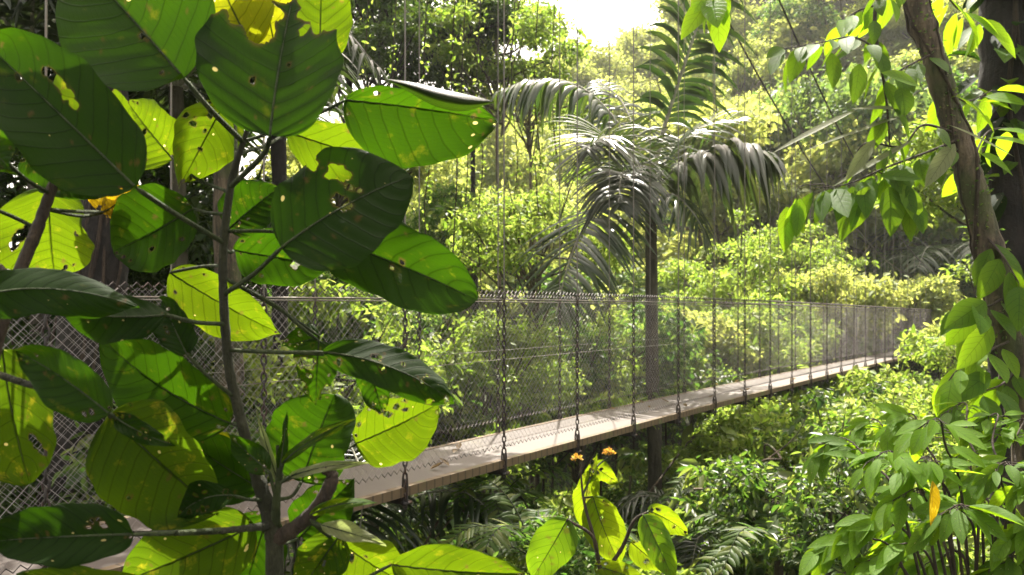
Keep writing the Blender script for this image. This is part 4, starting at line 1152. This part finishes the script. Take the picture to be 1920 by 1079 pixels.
for j, (x, y, d, lab) in enumerate([(905, 985, 7.0, 'green fern in the shade left of the sapling'), (1375, 955, 8.2, 'bright fern right of the sapling below mid span'), (1500, 860, 11.5, 'fern beneath the deck right of the palm trunk'), (1010, 1050, 5.6, 'low fern at the bottom edge just left of the sapling'), (1460, 1050, 6.2, 'low fern at the bottom edge left of the drooping shrub')]):
    top = P(x, y, d); root = empty('fern', top, lab, 'fern', 'ferns in the thicket under the bridge')
    for fr in crown_fronds(top, 9, .95, 170 + j, n=26, L=.20, wid=.035, hang=.25, r0=.007):
        gr, gl = frond(fr[0], **fr[1])
        fo = obj('frond', gl.mesh('frond', M['f_mid'], top), root); obj('rachis', gr.mesh('rachis', M['petiole'], top), fo)
    b_ = top.copy(); b_[2] = min(float(ground_h(b_[0], b_[1])) - .1, top[2] - .4)
    obj('stalk', Geo().add(*tube(spline([top, (top + b_) / 2 + .03, b_], 10), .035, 8)).mesh('stalk', M['stem_brown'], top), root)

rng = np.random.default_rng(19)
for x, y, d, lab in [(800, 960, 6.6, 'dark bent liana under the near deck beside the big-leaved shrub'), (960, 1000, 7.6, 'dark liana slanting through the shade left of the sapling'), (1330, 880, 10.5, 'pale brown liana looping through the shrubs right of the palm trunk'),
                     (1420, 930, 9.0, 'brown liana arching among the shrubs below mid span'), (1500, 830, 13.0, 'brown liana crossing the shrubs beneath the far deck'), (1380, 1000, 7.4, 'thin brown liana arching low between the sapling and the drooping shrub')]:
    q = [P(x + rng.uniform(-160, 160), y + rng.uniform(-90, 110), d * rng.uniform(.92, 1.08)) for _ in range(6)]
    q.sort(key=lambda a: a[0])
    o = q[0]
    root = empty('liana', o, lab, 'vine')
    obj('stem', Geo().add(*tube(spline(q, 50), .0016 * d, 5)).mesh('stem', M['bark'], o), root)
    e = q[3] + np.array([.3, 0, .5])
    obj('branch', Geo().add(*tube(spline([q[2], (q[2] + e) / 2 + np.array([.1, 0, 0]), e], 12), np.linspace(.0012, .0004, 12) * d, 5)).mesh('branch', M['bark'], o), root)

# low ground cover everywhere
rng = np.random.default_rng(6)
g = Geo()
n = 90000
u = rng.random(n) ** .55
yy = 2.6 + 42 * u; xx = (rng.uniform(-.75, .75, n)) * yy
cl = np.stack([xx, yy, ground_h(xx, yy) + rng.random(n) ** 1.5 * .8], -1)
t_, q_ = tq(xx, yy)
ok = ~((q_ > -.4) & (q_ < 1.5) & (cl[:, 2] > -1.6)) & (np.hypot(xx, yy) > 2.4)
cl = cl[ok]; n = len(cl)
L = rng.uniform(.06, .15, n) * (1 + yy[ok] / 40)
leaves(g, cl, rnd(rng, n) + np.array([0, 0, .1]), np.array([0, 0, .8]) + rnd(rng, n) * .6, L, L * .45, droop=.3)
tag(obj('undergrowth', g.mesh('undergrowth', M['f_mid'])), 'low leafy undergrowth covering the forest floor', 'undergrowth', kind='stuff')

# a few fallen leaves on the deck
for k, (t, q, a, mt, lab) in enumerate([(-.62, .22, .4, 'leaf_yellow', 'small dry reddish leaf lying on the deck nearest the big shrub'), (.12, .55, 1.5, 'leaf_old', 'dark fallen leaf on the deck beside the second near hanger'), (-.45, .18, 2.4, 'leaf_old', 'dark curled leaf at the deck edge by the nearest visible hanger')]):
    x, y = bt(t, q); g = Geo()
    leaves(g, np.zeros((1, 3)), np.array([[math.cos(a), math.sin(a), .12]]), np.array([[0, 0, 1.0]]), .11, .045, droop=-.3, fold=.8, high=True)
    tag(obj('fallen_leaf', g.mesh('fallen_leaf', M['dry'])), lab, 'leaf').location = (float(x), float(y), float(rail_h(t)) - DECK + .008)

rng = np.random.default_rng(23)
for k in range(16):
    t, q, a = rng.uniform(-.9, 9.5), rng.choice([rng.uniform(.08, .3), rng.uniform(.7, .95), rng.uniform(.1, .9)]), rng.uniform(0, 6.28)
    x, y = bt(t, q); g = Geo()
    leaves(g, np.zeros((1, 3)), np.array([[math.cos(a), math.sin(a), .1]]), np.array([[rng.normal() * .2, rng.normal() * .2, 1.0]]), rng.uniform(.05, .11), .04, droop=-.3, fold=.8, high=True)
    tag(obj('fallen_leaf', g.mesh('fallen_leaf', M['dry'])), 'small dry brown leaf lying on the bridge deck', 'leaf', 'dry leaves scattered on the deck').location = (float(x), float(y), float(rail_h(t)) - DECK + .010)

# ------------------------------------------------------------------ air, light, camera
HAZE = 0.00045
if HAZE:
    m = N('haze')
    pv = m.add('VolumePrincipled', None, Color=(.93, .95, .90), Density=HAZE, Anisotropy=.35)
    m.t.links.new(pv.outputs[0], m.out.inputs['Volume'])
    g = Geo(); box(g, (0, 160, 34), (900, 640, 120))
    tag(obj('haze', g.mesh('haze', m.m, smooth=False)), kind='stuff')

SUN_AZ, SUN_EL = R(5), R(62)
W = bpy.data.worlds.new('World'); SC.world = W; W.use_nodes = True
nt = W.node_tree; bg = nt.nodes['Background']
sky = nt.nodes.new('ShaderNodeTexSky'); sky.sky_type = 'NISHITA'; sky.sun_disc = False
sky.sun_elevation = SUN_EL; sky.sun_rotation = SUN_AZ
sky.dust_density = 5.0; sky.air_density = 1.0; sky.ozone_density = 1.0
hs = nt.nodes.new('ShaderNodeHueSaturation'); hs.inputs['Saturation'].default_value = .30; nt.links.new(sky.outputs[0], hs.inputs['Color'])
mx = nt.nodes.new('ShaderNodeMix'); mx.data_type = 'RGBA'; mx.blend_type = 'MULTIPLY'; mx.inputs[0].default_value = 1.0
nt.links.new(hs.outputs[0], mx.inputs[6]); mx.inputs[7].default_value = (1.12, 1.0, .86, 1)
nt.links.new(mx.outputs[2], bg.inputs[0]); bg.inputs[1].default_value = .15
sun = bpy.data.lights.new('sun', 'SUN'); sun.energy = 4.6; sun.angle = R(.5); sun.color = (1.0, .94, .84)
so = bpy.data.objects.new('sun', sun); COL.objects.link(so)
from mathutils import Vector
sd = Vector((math.sin(SUN_AZ) * math.cos(SUN_EL), math.cos(SUN_AZ) * math.cos(SUN_EL), math.sin(SUN_EL)))
so.rotation_euler = sd.to_track_quat('Z', 'Y').to_euler()
so.location = sd * 50

cam = bpy.data.cameras.new('camera'); co = bpy.data.objects.new('camera', cam); COL.objects.link(co)
co.rotation_euler = (math.pi / 2, 0, 0)
cam.sensor_width = 36; cam.lens = F / 1920 * 36; cam.shift_y = (CY - 539.5) / 1920
cam.clip_start = .05; cam.clip_end = 1500
cam.dof.use_dof = True; cam.dof.focus_distance = 2.6; cam.dof.aperture_fstop = 6.3
SC.camera = co

SC.view_settings.view_transform = 'Standard'; SC.view_settings.look = 'None'; SC.view_settings.exposure = 2.0; SC.view_settings.gamma = 1
cy = SC.cycles
cy.max_bounces = 7; cy.diffuse_bounces = 4; cy.glossy_bounces = 2; cy.transmission_bounces = 4; cy.transparent_max_bounces = 4; cy.volume_bounces = 0
cy.sample_clamp_indirect = 6.0
cy.use_denoising = True
